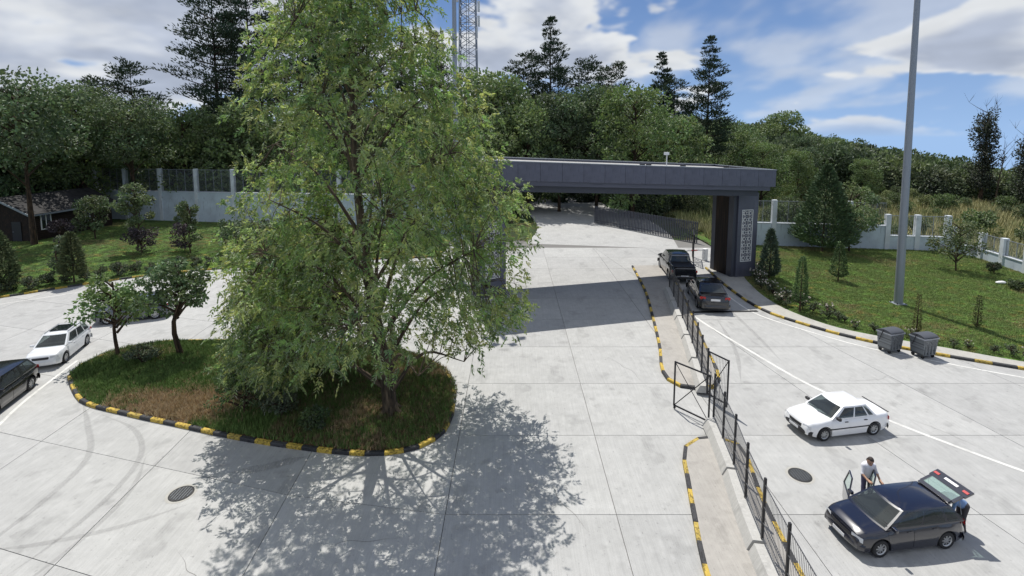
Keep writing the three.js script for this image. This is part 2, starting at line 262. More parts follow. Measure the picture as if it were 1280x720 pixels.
// ---------------------------------------------------------------- kerbs of painted blocks
function kerb(pts, side, label, len = 0.7, plain = false, parity = 0) {
  const k = structure('kerb', null, null, label, 'kerb'), c = curve(pts), n = Math.round(c.getLength() / len);
  const prof = [[0, -0.03], [0, 0.105], [0.025, 0.13], [0.14, 0.13], [0.14, -0.03]], P = [];
  for (let i = 0; i <= n; i++) { const u = clamp((i + (i && i < n ? rr(-0.11, 0.11) : 0)) / n), p = c.getPointAt(u), t = c.getTangentAt(u); P.push([p, t.x, t.z]); }
  for (let i = 0; i < n; i++) {
    const pos = [], uv = [], idx = [], dy = rr(-0.006, 0.006), du = rnd() * 3;
    for (const e of [0, 1]) { const [p, tx, tz] = P[i + e], s = e ? -0.007 : 0.007; for (const [o, y] of prof) { pos.push(p.x + tx * s - tz * o * side, y + (y > 0 ? dy : 0), p.z + tz * s + tx * o * side); uv.push(du + e * 0.5, du + (o + y)); } }
    const m = prof.length, q = (a, b, cc, d) => side > 0 ? idx.push(a, b, cc, cc, b, d) : idx.push(a, cc, b, b, cc, d);
    for (let j = 0; j + 1 < m; j++) q(j, m + j, j + 1, m + j + 1);
    for (const [b, fl] of [[0, 1], [m, -1]]) for (let j = 1; j + 1 < m; j++) fl * side > 0 ? idx.push(b, b + j, b + j + 1) : idx.push(b, b + j + 1, b + j);
    const r = rnd() < 0.35, yellow = (i + parity) % 2 === 0;
    part('kerb_block', toCreasedNormals(tri(pos, idx, uv), 0.6), plain ? M.walk : yellow ? (r ? M.kerbYellow2 : M.kerbYellow) : (r ? M.kerbBlack2 : M.kerbBlack), k);
  }
  return k;
}
kerb(ISLAND_FRONT, -1, 'black and yellow kerb along the front of the planted island', 0.62);
kerb(ISLAND_BACK, -1, 'black and yellow kerb behind the planted island', 0.7);
kerb(KERB_RIGHT, -1, 'black and yellow kerb curving along the right lawn', 0.78);
kerb(KERB_LEFT, 1, 'black and yellow kerb along the left lawn', 0.75);
kerb(MEDIAN_NEAR, 1, 'black and yellow kerb round the near median strip', 0.72);
kerb(MEDIAN_FAR, -1, 'black and yellow kerb round the far median strip', 0.8, false, 1);

// ---------------------------------------------------------------- planted and paved surfaces behind the kerbs
structure('island_bed', sheet(offset([...ISLAND_FRONT, ...ISLAND_BACK.slice(1)], 0, 120).map(([x, z]) => { const dx = -11.4 - x, dz = -21 - z, l = Math.hypot(dx, dz); return [x + dx / l * 0.13, z + dz / l * 0.13]; }), 0.10, 1 / 3), M.soil, 'soil bed of the planted island', 'soil');
structure('lawn', sheet(LAWN_RIGHT, 0.10, 1 / 5), M.grass, 'mown green lawn by the lamp pole on the right', 'lawn');
structure('lawn', sheet([...offset(KERB_LEFT, 0.13, 60), [-6.5, -70], [-75, -78], [-75, -22]], 0.10, 1 / 5), M.grass, 'green lawn before the cabin on the left', 'lawn');
structure('sidewalk', sheet([...offset(KERB_RIGHT, -0.14, 60).map(([x, z]) => [x, z]), ...curve(GRASS_RIGHT).getSpacedPoints(60).map((p) => [p.x + 0.02, p.z]).reverse()], 0.122, 1 / 4), M.walk, 'narrow pale sidewalk beside the right lawn', 'sidewalk');
structure('median_strip', sheet(offset(MEDIAN_NEAR, 0.13, 60), 0.118, 1 / 4), M.medianTop, 'dusty concrete top of the near median', 'median');
structure('median_strip', sheet(offset(MEDIAN_FAR, -0.13, 60), 0.118, 1 / 4), M.medianTop, 'dusty concrete top of the far median', 'median');

// ---------------------------------------------------------------- grass blades (nobody could count them)
function tuftGeometry(blades, h, spread, seed) {
  const r = mulberry(seed), P = [], N = [];
  for (let i = 0; i < blades; i++) {
    const a = r() * 6.28, x = Math.cos(a) * spread * r(), z = Math.sin(a) * spread * r(), hh = h * rr(0.6, 1.1, r), w = 0.006 + h * 0.035, b = r() * 6.28, lx = Math.cos(b) * hh * rr(0.2, 0.7, r), lz = Math.sin(b) * hh * rr(0.2, 0.7, r), nx = -Math.sin(b) * w, nz = Math.cos(b) * w;
    P.push(x - nx, 0, z - nz, x + nx, 0, z + nz, x + lx, hh, z + lz);
  }
  return tri(P);
}
const bladeMat = new THREE.MeshPhysicalMaterial({ color: 0xffffff, roughness: 0.9, side: THREE.DoubleSide });
function scatter(name, label, category, geometry, count, pick, colour, scale = [0.7, 1.3], material = bladeMat, parent) {
  const m = new THREE.InstancedMesh(geometry, material, count), o = new THREE.Object3D(), col = new THREE.Color(); let n = 0;
  for (let tries = 0; n < count && tries < count * 8; tries++) {
    const p = pick(); if (!p) continue;
    o.position.set(p[0], p[1], p[2]); o.rotation.set(0, rnd() * 6.28, 0); const s = rr(...scale) * (p[3] ?? 1); o.scale.set(s, s * rr(0.8, 1.2), s); o.updateMatrix();
    m.setMatrixAt(n, o.matrix); m.setColorAt(n, col.setRGB(...colour(p[0], p[2]))); n++;
  }
  m.count = n; m.name = parent ? name : numbered(name); tag(m, label, category, null, 'stuff'); shade(m); (parent ?? scene).add(m); return m;
}
const jitter = (c, k) => { const f = 1 + (rnd() - 0.5) * k; return [c[0] * f, c[1] * f * rr(0.95, 1.05), c[2] * f]; };
const dryIsland = (x, z) => clamp(smooth(3.4, 1.2, Math.hypot((x + 13.6 - (z + 18.5) * -0.6) / 1.35, (z + 19.0) / 0.72) + (fbm(x * 1.3, z * 1.3, 3, 77) - 0.5) * 2.4) + smooth(0.56, 0.72, fbm(x * 0.5 + 9, z * 0.5, 3, 78)) * 0.6 * (x > -9 ? 1 : 0.4));
scatter('island_grass', 'long tangled grass on the planted island, dry brown toward the kerb', 'grass', tuftGeometry(9, 0.17, 0.10, 3), 26000,
  () => { const x = rr(-20.6, -2.4), z = rr(-25.5, -16.1); return inside(islandLine, x, z) && inside(islandLine, x, z + 0.2) ? [x, 0.10, z, 0.6 + 0.6 * fbm(x * 0.9, z * 0.9, 3, 79)] : null; },
  (x, z) => { const d = dryIsland(x, z) > rnd() ? 1 : 0; return jitter(d ? [0.40, 0.30, 0.17] : x > -9 && rnd() < 0.35 ? [0.20, 0.15, 0.08] : [0.125, 0.20, 0.05], 0.5); });
scatter('lawn_grass', 'short mown blades of the lawn on the right', 'grass', tuftGeometry(8, 0.075, 0.12, 4), 60000,
  () => { const x = rr(16.5, 44), z = rr(-49, -15); return inside(LAWN_RIGHT, x, z) && inside(LAWN_RIGHT, x - 0.1, z + 0.1) && x / -z < 1.12 ? [x, 0.10, z] : null; },
  (x, z) => { const d = smooth(0.5, 0.7, fbm(x * 0.33, z * 0.33, 4, 83)); return jitter([lerp(0.19, 0.29, d), lerp(0.25, 0.265, d), lerp(0.07, 0.11, d)], 0.4); });
scatter('lawn_grass', 'short mown blades of the lawn before the cabin on the left', 'grass', tuftGeometry(8, 0.09, 0.14, 5), 42000,
  () => { const x = rr(-56, -8), z = rr(-62, -28); return inside(LAWN_LEFT, x, z - 0.3) ? [x, 0.10, z] : null; },
  (x, z) => { const d = smooth(0.5, 0.68, fbm(x * 0.16, z * 0.3, 4, 85)); return jitter([lerp(0.155, 0.30, d), lerp(0.215, 0.26, d), lerp(0.06, 0.115, d)], 0.4); });

// ---------------------------------------------------------------- gate canopy over the drive
{
  // local x runs along the front from left to right, local z towards the camera; the deck rises a little to the left
  const gate = thing('gate_canopy', 'long grey entrance canopy with flat roof over the drive', 'gate', [19.35, 0, -36.2], 0.235);
  const Lc = 22.5, D = 7.2, y0 = 8.5, rise = 0.044;
  const slope = (g) => { const p = g.attributes.position; for (let i = 0; i < p.count; i++) p.setY(i, p.getY(i) - p.getX(i) * rise); g.computeVertexNormals(); return g; };
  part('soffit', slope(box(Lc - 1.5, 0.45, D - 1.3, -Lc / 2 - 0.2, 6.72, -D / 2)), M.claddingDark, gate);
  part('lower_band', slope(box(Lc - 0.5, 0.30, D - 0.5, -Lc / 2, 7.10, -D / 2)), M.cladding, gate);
  part('roof_deck', slope(box(Lc - 0.5, 0.16, D - 0.5, -Lc / 2, 8.28, -D / 2)), M.roofTop, gate);
  const n = 15;                                              // the upper fascia is made of flat metal cassettes
  for (let i = 0; i < n; i++) { const w = Lc / n; for (const z of [-0.09, -D + 0.09]) part('fascia_panel', slope(box(w - 0.018, 1.22, 0.16, -Lc + w * (i + 0.5), 7.88, z)), M.cladding, gate); }
  for (let i = 0; i < 5; i++) { const w = (D - 0.36) / 5; for (const x of [-0.08, -Lc + 0.08]) part('fascia_panel', slope(box(0.16, 1.22, w - 0.018, x, 7.88, -0.18 - w * (i + 0.5))), M.cladding, gate); }
  const cop = []; for (const z of [-0.1, -D + 0.1]) cop.push(box(Lc + 0.06, 0.05, 0.26, -Lc / 2, 8.518, z)); for (const x of [-0.11, -Lc + 0.11]) cop.push(box(0.26, 0.05, D - 0.48, x, 8.516, -D / 2));
  part('coping', slope(mergeGeometries(cop)), M.greySteel, gate);
  // pillars: a dark core with a paler front slab that carries a cut star lattice
  const pillar = (x) => {
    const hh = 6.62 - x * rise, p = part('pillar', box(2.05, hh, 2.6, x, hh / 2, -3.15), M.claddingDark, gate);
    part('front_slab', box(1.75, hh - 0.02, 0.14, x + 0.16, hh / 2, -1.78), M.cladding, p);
    for (let k = 1; k < 6; k++) part('panel_joint', box(1.752, 0.012, 0.012, x + 0.16, k * 1.1, -1.706), M.claddingDark, p);
    part('recess', box(0.03, 6.2, 1.5, x - 1.03, 3.2, -3.2), M.timber, p);
    const list = [], w = 0.92, h = 4.0, yb = 1.35, zz = -1.69, nx = 2, ny = 8, cw = w / nx, ch = h / ny;
    for (const s of [0, 1]) { list.push(box(0.045, h + 0.04, 0.04, x + 0.1 - w / 2 + s * w, yb + h / 2, zz)); list.push(box(w, 0.045, 0.04, x + 0.1, yb + s * h, zz)); }
    for (let i = 0; i < nx; i++) for (let j = 0; j < ny; j++) {
      const cx = x + 0.1 - w / 2 + (i + 0.5) * cw, cy = yb + (j + 0.5) * ch;
      const ring = new THREE.TorusGeometry(cw * 0.30, 0.024, 4, 8); ring.translate(cx, cy, zz); list.push(ring.toNonIndexed ? ring : ring);
      for (let a = 0; a < 8; a++) { const t = a * Math.PI / 4 + Math.PI / 8, b = bar(V(cx + Math.cos(t) * cw * 0.28, cy + Math.sin(t) * cw * 0.28, zz), V(cx + Math.cos(t) * cw * 0.56, cy + Math.sin(t) * ch * 0.56, zz), 0.02, 4); list.push(b); }
      for (const sg of [-1, 1]) list.push(bar(V(cx - cw / 2, cy - sg * ch / 2, zz + 0.001), V(cx, cy + sg * 0.14, zz + 0.001), 0.015, 4));
    }
    part('lattice_screen', mergeGeometries(list), M.lattice, p, 'pale cut-out star lattice');
  };
  pillar(-1.0); pillar(-Lc + 1.55);
  // small fittings on the roof
  const mast = part('roof_mast', bars([[V(-8.3, 8.75, -1.1), V(-8.3, 9.7, -1.1)]], 0.035, 6), M.white, gate); part('camera_head', box(0.3, 0.2, 0.22, -8.36, 9.75, -1.05), M.white, mast);
  for (const [x, z] of [[-9.6, -1.3], [-10.2, -1.1], [-6.8, -1.4], [-2.0, -3.0]]) part('roof_vent', box(0.3, 0.22, 0.25, x, 8.66 - x * rise - 0.17, z), M.trim, gate);
}
{ // swung-open ornamental leaf beside the right pillar, and the barrier arm over the inner lane
  const leaf = thing('iron_gate_leaf', 'black iron gate leaf with scrolled leaf pattern beside the gate pillar', 'gate', [15.5, 0.02, -41.5], 1.25);
  part('frame', mergeGeometries([box(0.07, 2.6, 0.07, 0, 1.3, 0), box(0.07, 2.6, 0.07, 3.2, 1.3, 0), box(3.13, 0.07, 0.06, 1.6, 0.15, 0), box(3.13, 0.07, 0.06, 1.6, 2.5, 0)]), M.blackSteel, leaf);
  const sc = []; for (let i = 0; i < 7; i++) for (let j = 0; j < 5; j++) { const t = new THREE.TorusGeometry(0.19, 0.022, 4, 10, 4.6); t.rotateZ((i + j) * 1.7); t.translate(0.3 + i * 0.44, 0.42 + j * 0.45, 0); sc.push(t); }
  part('scroll_work', mergeGeometries(sc), M.iron, leaf);
  const boom = thing('barrier_arm', 'white and red barrier arm beyond the pickup', 'barrier', [17.0, 0.02, -43.6], 0.22);
  part('housing', rbox(0.36, 1.05, 0.36, 0.03, 0, 0.525, 0.5), M.white, boom);
  for (let i = 0; i < 6; i++) part('arm_section', box(0.62, 0.09, 0.06, -0.45 - i * 0.62, 0.95, 0.5), i % 2 ? M.red : M.white, boom);
}

// ---------------------------------------------------------------- boundary walls with posts and railing panels
function wallRun(label, pts, heights, postH, bays, t = 0.25, post = 0.42) {
  const w = thing('boundary_wall', label, 'wall');
  pts.slice(1).forEach(([x1, z1], s) => {
    const [x0, z0] = pts[s], L = Math.hypot(x1 - x0, z1 - z0), a = Math.atan2(-(z1 - z0), x1 - x0), h = heights[s], ph = postH[s], n = bays[s];
    const put = (g) => { g.rotateY(a); g.translate(x0, 0, z0); return g; };
    const uvm = (g) => { const p = g.attributes.position, uv = g.attributes.uv; for (let i = 0; i < p.count; i++) uv.setXY(i, p.getX(i) / 3, p.getY(i) / 3); return g; };
    const body = part('wall_panel', put(uvm(box(L, h + 0.1, t, L / 2, h / 2 - 0.05, 0))), M.wall, w);
    part('coping', put(box(L, 0.07, t + 0.1, L / 2, h + 0.036, 0)), M.wallCap, body);
    for (let k = 0; k <= n; k++) {
      if (k < n || s === pts.length - 2) part('post', put(uvm(box(post, ph + 0.1, post, L * k / n, ph / 2 - 0.048, 0.01))), M.wallCap, w);
      if (k === n) break;
      const xa = L * k / n + post / 2, xb = L * (k + 1) / n - post / 2, ya = h + 0.12, yb = ph - 0.12, list = [];
      for (const y of [ya, yb]) list.push(box(xb - xa, 0.05, 0.04, (xa + xb) / 2, y, 0));
      const m = Math.max(3, Math.round((xb - xa) / 0.14)); for (let q = 0; q <= m; q++) list.push(box(q % 8 === 0 ? 0.05 : 0.014, yb - ya, q % 8 === 0 ? 0.05 : 0.014, lerp(xa, xb, q / m), (ya + yb) / 2, 0.001));
      part('railing_panel', put(mergeGeometries(list)), M.greySteel, w);
    }
  });
  return w;
}
wallRun('tall pale blue boundary wall behind the left lawn, railings on top', [[-60, -66.6], [-50.4, -64.4], [-35, -62], [-12, -59.5], [-3, -50]], [3.85, 3.85, 3.85, 3.85], [6.85, 6.85, 6.85, 6.85], [2, 3, 5, 3]);
wallRun('low pale blue wall with railings along the back of the right lawn', [[20.6, -47.2], [22.6, -49.2], [36.2, -47.2], [41.3, -46.4]], [2.35, 2.35, 1.4], [4.75, 4.7, 3.5], [1, 4, 2]);
wallRun('low white wall with dark railings at the far right edge', [[41.6, -46.1], [41.9, -43.4], [40.9, -38.5], [39.4, -31], [38, -24]], [0.95, 0.95, 0.95, 0.95], [2.45, 2.45, 2.35, 2.35], [1, 2, 3, 3]);
{ const b = thing('meter_box', 'small grey meter box on the low white wall', 'box', [41.15, 0.1, -43.4], 1.65); part('cabinet', rbox(0.5, 0.75, 0.25, 0.02, 0, 0.75, 0), M.greySteel, b); part('leg', box(0.06, 0.42, 0.06, 0, 0.2, 0), M.blackSteel, b); part('cabinet_door', box(0.42, 0.62, 0.02, 0, 0.76, 0.135), M.claddingDark, b); }
{ const g = new THREE.IcosahedronGeometry(0.5, 2), p = g.attributes.position; for (let i = 0; i < p.count; i++) { const f = 0.75 + 0.4 * fbm(p.getX(i) * 2 + 5, p.getZ(i) * 2 + p.getY(i) * 2, 3, 7); p.setXYZ(i, p.getX(i) * f * 1.3, Math.max(p.getY(i) * f * 0.5, -0.12) + 0.2, p.getZ(i) * f * 0.7); } g.computeVertexNormals(); const m = single('white_stone', g, M.white, 'flat white stone lying on the right lawn', 'stone'); m.position.set(36.2, 0.09, -35.8); m.scale.setScalar(0.55); }
{ // dark railing seen under the gate, along the far side of the drive
  const f = thing('metal_fence', 'dark slatted fence far behind the gate opening', 'fence');
  const pts = [[10.5, -62], [13.6, -58], [16.4, -54], [19.2, -50.2]];
  pts.slice(1).forEach(([x1, z1], s) => { const [x0, z0] = pts[s], n = 22; for (let k = 0; k < n; k++) { const x = lerp(x0, x1, k / n), z = lerp(z0, z1, k / n); part('slat', box(0.1, 2.2, 0.1, x, 1.1, z, 0.9), M.claddingDark, f); } part('rail', squareBar(V(x0, 2.0, z0), V(x1, 2.0, z1), 0.05), M.blackSteel, f); part('rail', squareBar(V(x0, 0.4, z0), V(x1, 0.4, z1), 0.05), M.blackSteel, f); });
}

// ---------------------------------------------------------------- median barrier and black mesh fence
function barrierRun(pts, label) {
  const c = curve(pts), n = 16, P = [], I = [], U = [], prof = [[-0.30, 0.10], [-0.26, 0.20], [-0.15, 0.42], [0.15, 0.42], [0.26, 0.20], [0.30, 0.10]], m = prof.length;
  const b = thing('concrete_barrier', label, 'barrier'), L = c.getLength(), k = Math.max(2, Math.round(L / 2.9));
  for (let s = 0; s < k; s++) {
    const P2 = [], I2 = [], U2 = [];
    for (let i = 0; i <= 4; i++) { const u = clamp((s + i / 4) / k + (i === 0 ? 0.006 : i === 4 ? -0.006 : 0)), p = c.getPointAt(u), t = c.getTangentAt(u); for (const [o, y] of prof) { P2.push(p.x - t.z * o, y, p.z + t.x * o); U2.push(u * L / 2, (o + y) / 2); } if (i) for (let j = 0; j + 1 < m; j++) { const a = i * m + j; I2.push(a - m, a - m + 1, a, a, a - m + 1, a + 1); } }
    for (const [base, f] of [[0, 1], [4 * m, -1]]) for (let j = 1; j + 1 < m; j++) f > 0 ? I2.push(base, base + j + 1, base + j) : I2.push(base, base + j, base + j + 1);
    part('barrier_block', toCreasedNormals(tri(P2, I2, U2), 0.5), M.barrier, b);
  }
}
barrierRun(offset(FENCE_NEAR, 0.10, 20), 'pale concrete barrier under the near fence');
barrierRun(offset(FENCE_FAR, -0.10, 20), 'pale concrete barrier under the far fence toward the gate');
function meshFence(pts, label, gap = 0.075, wire = 0.007, h = 1.72, y0 = 0.42) {
  const f = thing('mesh_fence', label, 'fence');
  pts.forEach(([x, z], i) => {
    part('post', box(0.06, h, 0.06, x, y0 + h / 2, z), M.blackSteel, f);
    if (!i) return;
    const [x0, z0] = pts[i - 1], a = V(x0, 0, z0), b = V(x, 0, z), L = a.distanceTo(b), n = Math.round(L / gap), list = [], ang = Math.atan2(-(z - z0), x - x0);
    for (let k = 1; k < n; k++) list.push(box(wire, h - 0.22, wire, L * k / n, y0 + 0.06 + (h - 0.22) / 2, 0));
    for (const yy of [0.06, 0.5, 0.95, h - 0.16]) list.push(box(L - 0.07, 0.018, 0.02, L / 2, y0 + yy, 0.012));
    const g = mergeGeometries(list); g.rotateY(ang); g.translate(x0, 0, z0); part('mesh_panel', g, M.fenceWire, f);
  });
}
meshFence(FENCE_NEAR, 'black wire mesh fence on the near median beside the white sedan');
meshFence(FENCE_FAR, 'black wire mesh fence on the far median toward the gate', 0.10, 0.007);
function gateLeaf(pos, turn, w, label, mesh = false) {
  const g = thing('fence_gate', label, 'gate', pos, turn), h = 1.88;
  part('frame', mergeGeometries([box(0.05, h, 0.05, 0, h / 2, 0), box(0.05, h, 0.05, w, h / 2, 0), box(w - 0.05, 0.05, 0.045, w / 2, 0.03, 0), box(w - 0.05, 0.05, 0.045, w / 2, h - 0.03, 0)]), M.blackSteel, g);
  part('brace', bar(V(0.03, h - 0.06, 0.01), V(w - 0.03, 0.06, 0.01), 0.018, 4), M.blackSteel, g); part('brace', bar(V(0.03, 0.06, -0.012), V(w - 0.03, h - 0.06, -0.012), 0.018, 4), M.blackSteel, g);
  if (mesh) { const l = []; for (let k = 1; k < 14; k++) l.push(box(0.008, h - 0.1, 0.008, w * k / 14, h / 2, 0.03)); part('mesh_panel', mergeGeometries(l), M.blackSteel, g); }
  part('wheel', new THREE.CylinderGeometry(0.05, 0.05, 0.04, 10).rotateX(Math.PI / 2).translate(w - 0.03, -0.06, 0), M.rubber, g);
}
gateLeaf([7.5, 0.13, -17.9], 2.25, 1.5, 'open black gate leaf with crossed braces swung over the left lane');
gateLeaf([8.18, 0.24, -19.8], -1.0 + Math.PI * 2 - 0.1, 1.0, 'narrow black gate leaf at the end of the far fence', true);

// ---------------------------------------------------------------- timber cabin among the trees on the left
{
  const h = thing('timber_cabin', 'dark timber cabin with gable roof and white windows under the trees', 'house', [-49.7, 0.05, -50.6], -0.06);
  const W = 6.4, L = 9.6, E = 2.95, R = 4.45;                // local x to the left is minus, local z runs back as minus
  const shape = new THREE.Shape([[-W, 0], [0, 0], [0, E], [-W / 2, R], [-W, E]].map(([x, y]) => new THREE.Vector2(x, y)));
  const body = new THREE.ExtrudeGeometry(shape, { depth: L, bevelEnabled: false }); body.translate(0, 0, -L);
  const wall = part('wall', body, M.timber, h);
  for (let k = 0; k < 14; k++) part('board', box(0.03, 0.19, L, 0.016, 0.12 + k * 0.205, -L / 2), M.timber, wall);
  const a = Math.atan2(R - E, W / 2), len = Math.hypot(R - E, W / 2) + 0.5;
  const roof = part('roof', mergeGeometries([0, 1].map((s) => { const g = box(len, 0.12, L + 1.0, 0, 0, -L / 2); g.translate(0, 0.14, 0); g.rotateZ(s ? a : -a); g.translate(-W / 2 + (s ? -1 : 1) * (len / 2) * Math.cos(a) , R - (len / 2) * Math.sin(a), 0); return g; })), M.shingle, h);
  for (const s of [0, 1]) { const g = box(len + 0.06, 0.2, 0.05, 0, 0, 0); g.rotateZ(s ? a : -a); g.translate(-W / 2 + (s ? -1 : 1) * (len / 2) * Math.cos(a), R + 0.06 - (len / 2) * Math.sin(a), 0.53); part('bargeboard', g, M.greySteel, roof); }
  part('eaves_board', box(0.05, 0.18, L + 0.9, 0.52, E - 0.16, -L / 2), M.greySteel, roof);
  for (const z of [-1.5, -6.6]) { const f = part('window', mergeGeometries([box(0.06, 1.75, 0.1, 0.06, 1.95, z - 0.52), box(0.06, 1.75, 0.1, 0.06, 1.95, z + 0.52), box(0.06, 0.1, 0.94, 0.06, 1.13, z), box(0.06, 0.1, 0.94, 0.06, 2.77, z), box(0.06, 1.55, 0.07, 0.06, 1.95, z)]), M.white, h); part('pane', box(0.02, 1.55, 0.94, 0.05, 1.95, z), M.glass, f); }
  const d = part('door', box(1.0, 2.1, 0.07, -1.6, 1.05, 0.04), M.trim, h); part('door_handle', box(0.12, 0.04, 0.05, -1.95, 1.05, 0.10), M.steel, d);
}

// ---------------------------------------------------------------- lamp poles and the far radio mast
function lampPole(pos, label, H) {
  const p = thing('lamp_pole', label, 'lamp pole', pos), g = new THREE.CylinderGeometry(0.135, 0.25, H, 12, 6); g.translate(0, H / 2, 0);
  part('pole', g, M.steel, p); part('base_plate', rbox(0.7, 0.05, 0.7, 0.01, 0, 0.028, 0), M.steel, p);
  for (let k = 0; k < 4; k++) part('anchor_bolt', new THREE.CylinderGeometry(0.025, 0.025, 0.12, 6).translate(k < 2 ? -0.28 : 0.28, 0.1, k % 2 ? -0.28 : 0.28), M.iron, p);
  part('hatch_cover', box(0.02, 0.5, 0.16, -0.245, 1.0, 0).rotateY(0.9), M.greySteel, p);
  const c = new THREE.TorusGeometry(0.8, 0.04, 6, 20); c.rotateX(Math.PI / 2); c.translate(0, H - 0.3, 0); part('head_ring', c, M.steel, p);
  for (let k = 0; k < 6; k++) { const t = k / 6 * 6.283; part('floodlight', rbox(0.5, 0.14, 0.4, 0.03).rotateZ(-0.5).rotateY(-t).translate(Math.cos(t) * 0.95, H - 0.35, Math.sin(t) * 0.95), M.greySteel, p); }
  return p;
}
lampPole([25.2, 0.10, -31.4], 'tall grey steel lamp pole standing on the right lawn', 24).rotation.z = 0.02;
lampPole([-4.35, 0.02, -38.5], 'tall grey steel lamp pole rising behind the big tree', 26);
{
  const t = thing('radio_mast', 'steel lattice radio mast with antennas rising behind the woods', 'mast', [-9.3, 0, -108]), H = 46, w = (y) => lerp(2.1, 1.55, y / H);
  const cs = [[-1, -1], [1, -1], [1, 1], [-1, 1]];
  for (const [a, b] of cs) part('leg', bar(V(a * w(0), 0, b * w(0)), V(a * w(H), H, b * w(H)), 0.13, 6), M.greySteel, t);
  for (let y = 0; y < H - 1; y += 2.3) { const l = []; cs.forEach(([a, b], i) => { const [c, d] = cs[(i + 1) % 4]; l.push([V(a * w(y), y, b * w(y)), V(c * w(y + 2.3), y + 2.3, d * w(y + 2.3))], [V(a * w(y), y, b * w(y)), V(c * w(y), y, d * w(y))]); if (y > 26) l.push([V(c * w(y), y, d * w(y)), V(a * w(y + 2.3), y + 2.3, b * w(y + 2.3))]); }); part('bracing', bars(l, 0.065), M.greySteel, t); }
  part('ladder', bars([[V(0.25, 0, 1.2), V(0.25, H, 1.2)], [V(-0.25, 0, 1.2), V(-0.25, H, 1.2)]], 0.07), M.steel, t);
  for (const [x, y, z] of [[2.3, 38, 0.6], [2.3, 35, 0.6], [2.5, 41, -0.3], [-2.2, 40, 0.5], [1.9, 32.5, 1.4]]) part('antenna_panel', rbox(0.5, 2.2, 0.3, 0.05, x, y, z), M.white, t);
}

// ---------------------------------------------------------------- waste containers, manholes and a drain
function wasteBin(pos, turn, label) {
  const b = thing('waste_container', label, 'waste bin', pos, turn, 'waste containers at the kerb'); b.scale.setScalar(0.9); const W = 1.02, D = 0.8, H = 0.95, yb = 0.18;
  const P = [], I = []; for (const [y, k] of [[yb, 0.86], [yb + H, 1]]) for (const [x, z] of [[-1, -1], [1, -1], [1, 1], [-1, 1]]) P.push(x * W / 2 * k, y, z * D / 2 * k);
  for (let k = 0; k < 4; k++) { const n = (k + 1) % 4; I.push(k, n + 4, n, k, k + 4, n + 4); } I.push(0, 1, 2, 0, 2, 3, 4, 6, 5, 4, 7, 6); I.reverse();
  const body = part('tub', toCreasedNormals(tri(P, I, P.filter((_, i) => i % 3 < 2)), 0.4), M.binGrey, b);
  for (const x of [-0.36, -0.12, 0.12, 0.36]) part('rib', box(0.05, H * 0.86, 0.03, x * 0.95, yb + H / 2, D / 2 * 0.94).rotateX(-0.0), M.binGrey, body);
  part('rim', mergeGeometries([box(W + 0.08, 0.06, 0.06, 0, yb + H, D / 2), box(W + 0.08, 0.06, 0.06, 0, yb + H, -D / 2), box(0.06, 0.06, D - 0.06, W / 2 + 0.01, yb + H, 0), box(0.06, 0.06, D - 0.06, -W / 2 - 0.01, yb + H, 0)]), M.greySteel, body);
  const lid = new THREE.CylinderGeometry(D / 2, D / 2, W, 16, 1, false, 0, Math.PI); lid.rotateZ(Math.PI / 2); lid.scale(1, 0.42, 1); lid.rotateX(0); lid.translate(0, yb + H + 0.035, 0);
  const p = lid.attributes.position; for (let i = 0; i < p.count; i++) if (p.getY(i) < yb + H + 0.03) p.setY(i, yb + H + 0.034); lid.computeVertexNormals();
  part('lid', lid, M.binLid, b); part('handle', bar(V(-0.3, yb + H + 0.07, D / 2 + 0.05), V(0.3, yb + H + 0.07, D / 2 + 0.05), 0.018, 6), M.blackSteel, b);
  part('side_arm', bars([[V(W / 2 + 0.06, yb + 0.5, -0.2), V(W / 2 + 0.06, yb + H + 0.2, 0)], [V(-W / 2 - 0.06, yb + 0.5, -0.2), V(-W / 2 - 0.06, yb + H + 0.2, 0)]], 0.022), M.blackSteel, b);
  for (const x of [-0.36, 0.36]) for (const z of [-0.26, 0.26]) { const w = part('wheel', new THREE.CylinderGeometry(0.09, 0.09, 0.05, 12).rotateZ(Math.PI / 2).translate(x, 0.09, z), M.rubber, b); part('fork', box(0.08, 0.1, 0.06, x, 0.135, z), M.blackSteel, w); }
}
M.binGrey = mat(C(0.23, 0.25, 0.28), { metalness: 0.4, roughness: 0.45, map: wornTex }); M.binLid = mat(C(0.07, 0.075, 0.085), { roughness: 0.5 });
wasteBin([19.4, 0.0, -24.5], 0.30, 'left one of the two grey wheeled waste containers at the right kerb');
wasteBin([20.62, 0.0, -23.9], 0.25, 'right one of the two grey wheeled waste containers at the right kerb');
function manhole(x, z, label) {
  const m = thing('manhole_cover', label, 'manhole', [x, 0.004, z]);
  part('collar', new THREE.RingGeometry(0.345, 0.43, 32).rotateX(-Math.PI / 2), M.walk, m);
  part('rim', new THREE.TorusGeometry(0.335, 0.014, 6, 32).rotateX(Math.PI / 2), M.iron, m);
  part('lid', new THREE.CylinderGeometry(0.325, 0.325, 0.012, 32), M.iron, m);
  for (let k = -3; k <= 3; k++) { const l = Math.sqrt(0.29 * 0.29 - (k * 0.085) ** 2); part('rib', box(0.022, 0.012, 2 * l, k * 0.085, 0.0125, 0, 0), M.binGrey, m); }
}
manhole(-10.22, -14.26, 'round iron manhole cover on the open concrete at left');
manhole(9.39, -15.1, 'round iron manhole cover between the fence and the white sedan');
{ const d = thing('trench_drain', 'dark trench drain grate across the lane behind the black sedan', 'drain', [13.2, 0.004, -30.2], 0.05); part('frame', box(4.6, 0.016, 0.26), M.iron, d); for (let k = 0; k < 44; k++) part('grate_bar', box(0.05, 0.01, 0.2, -2.2 + k * 0.1024, 0.0135, 0), M.blackSteel, d); }

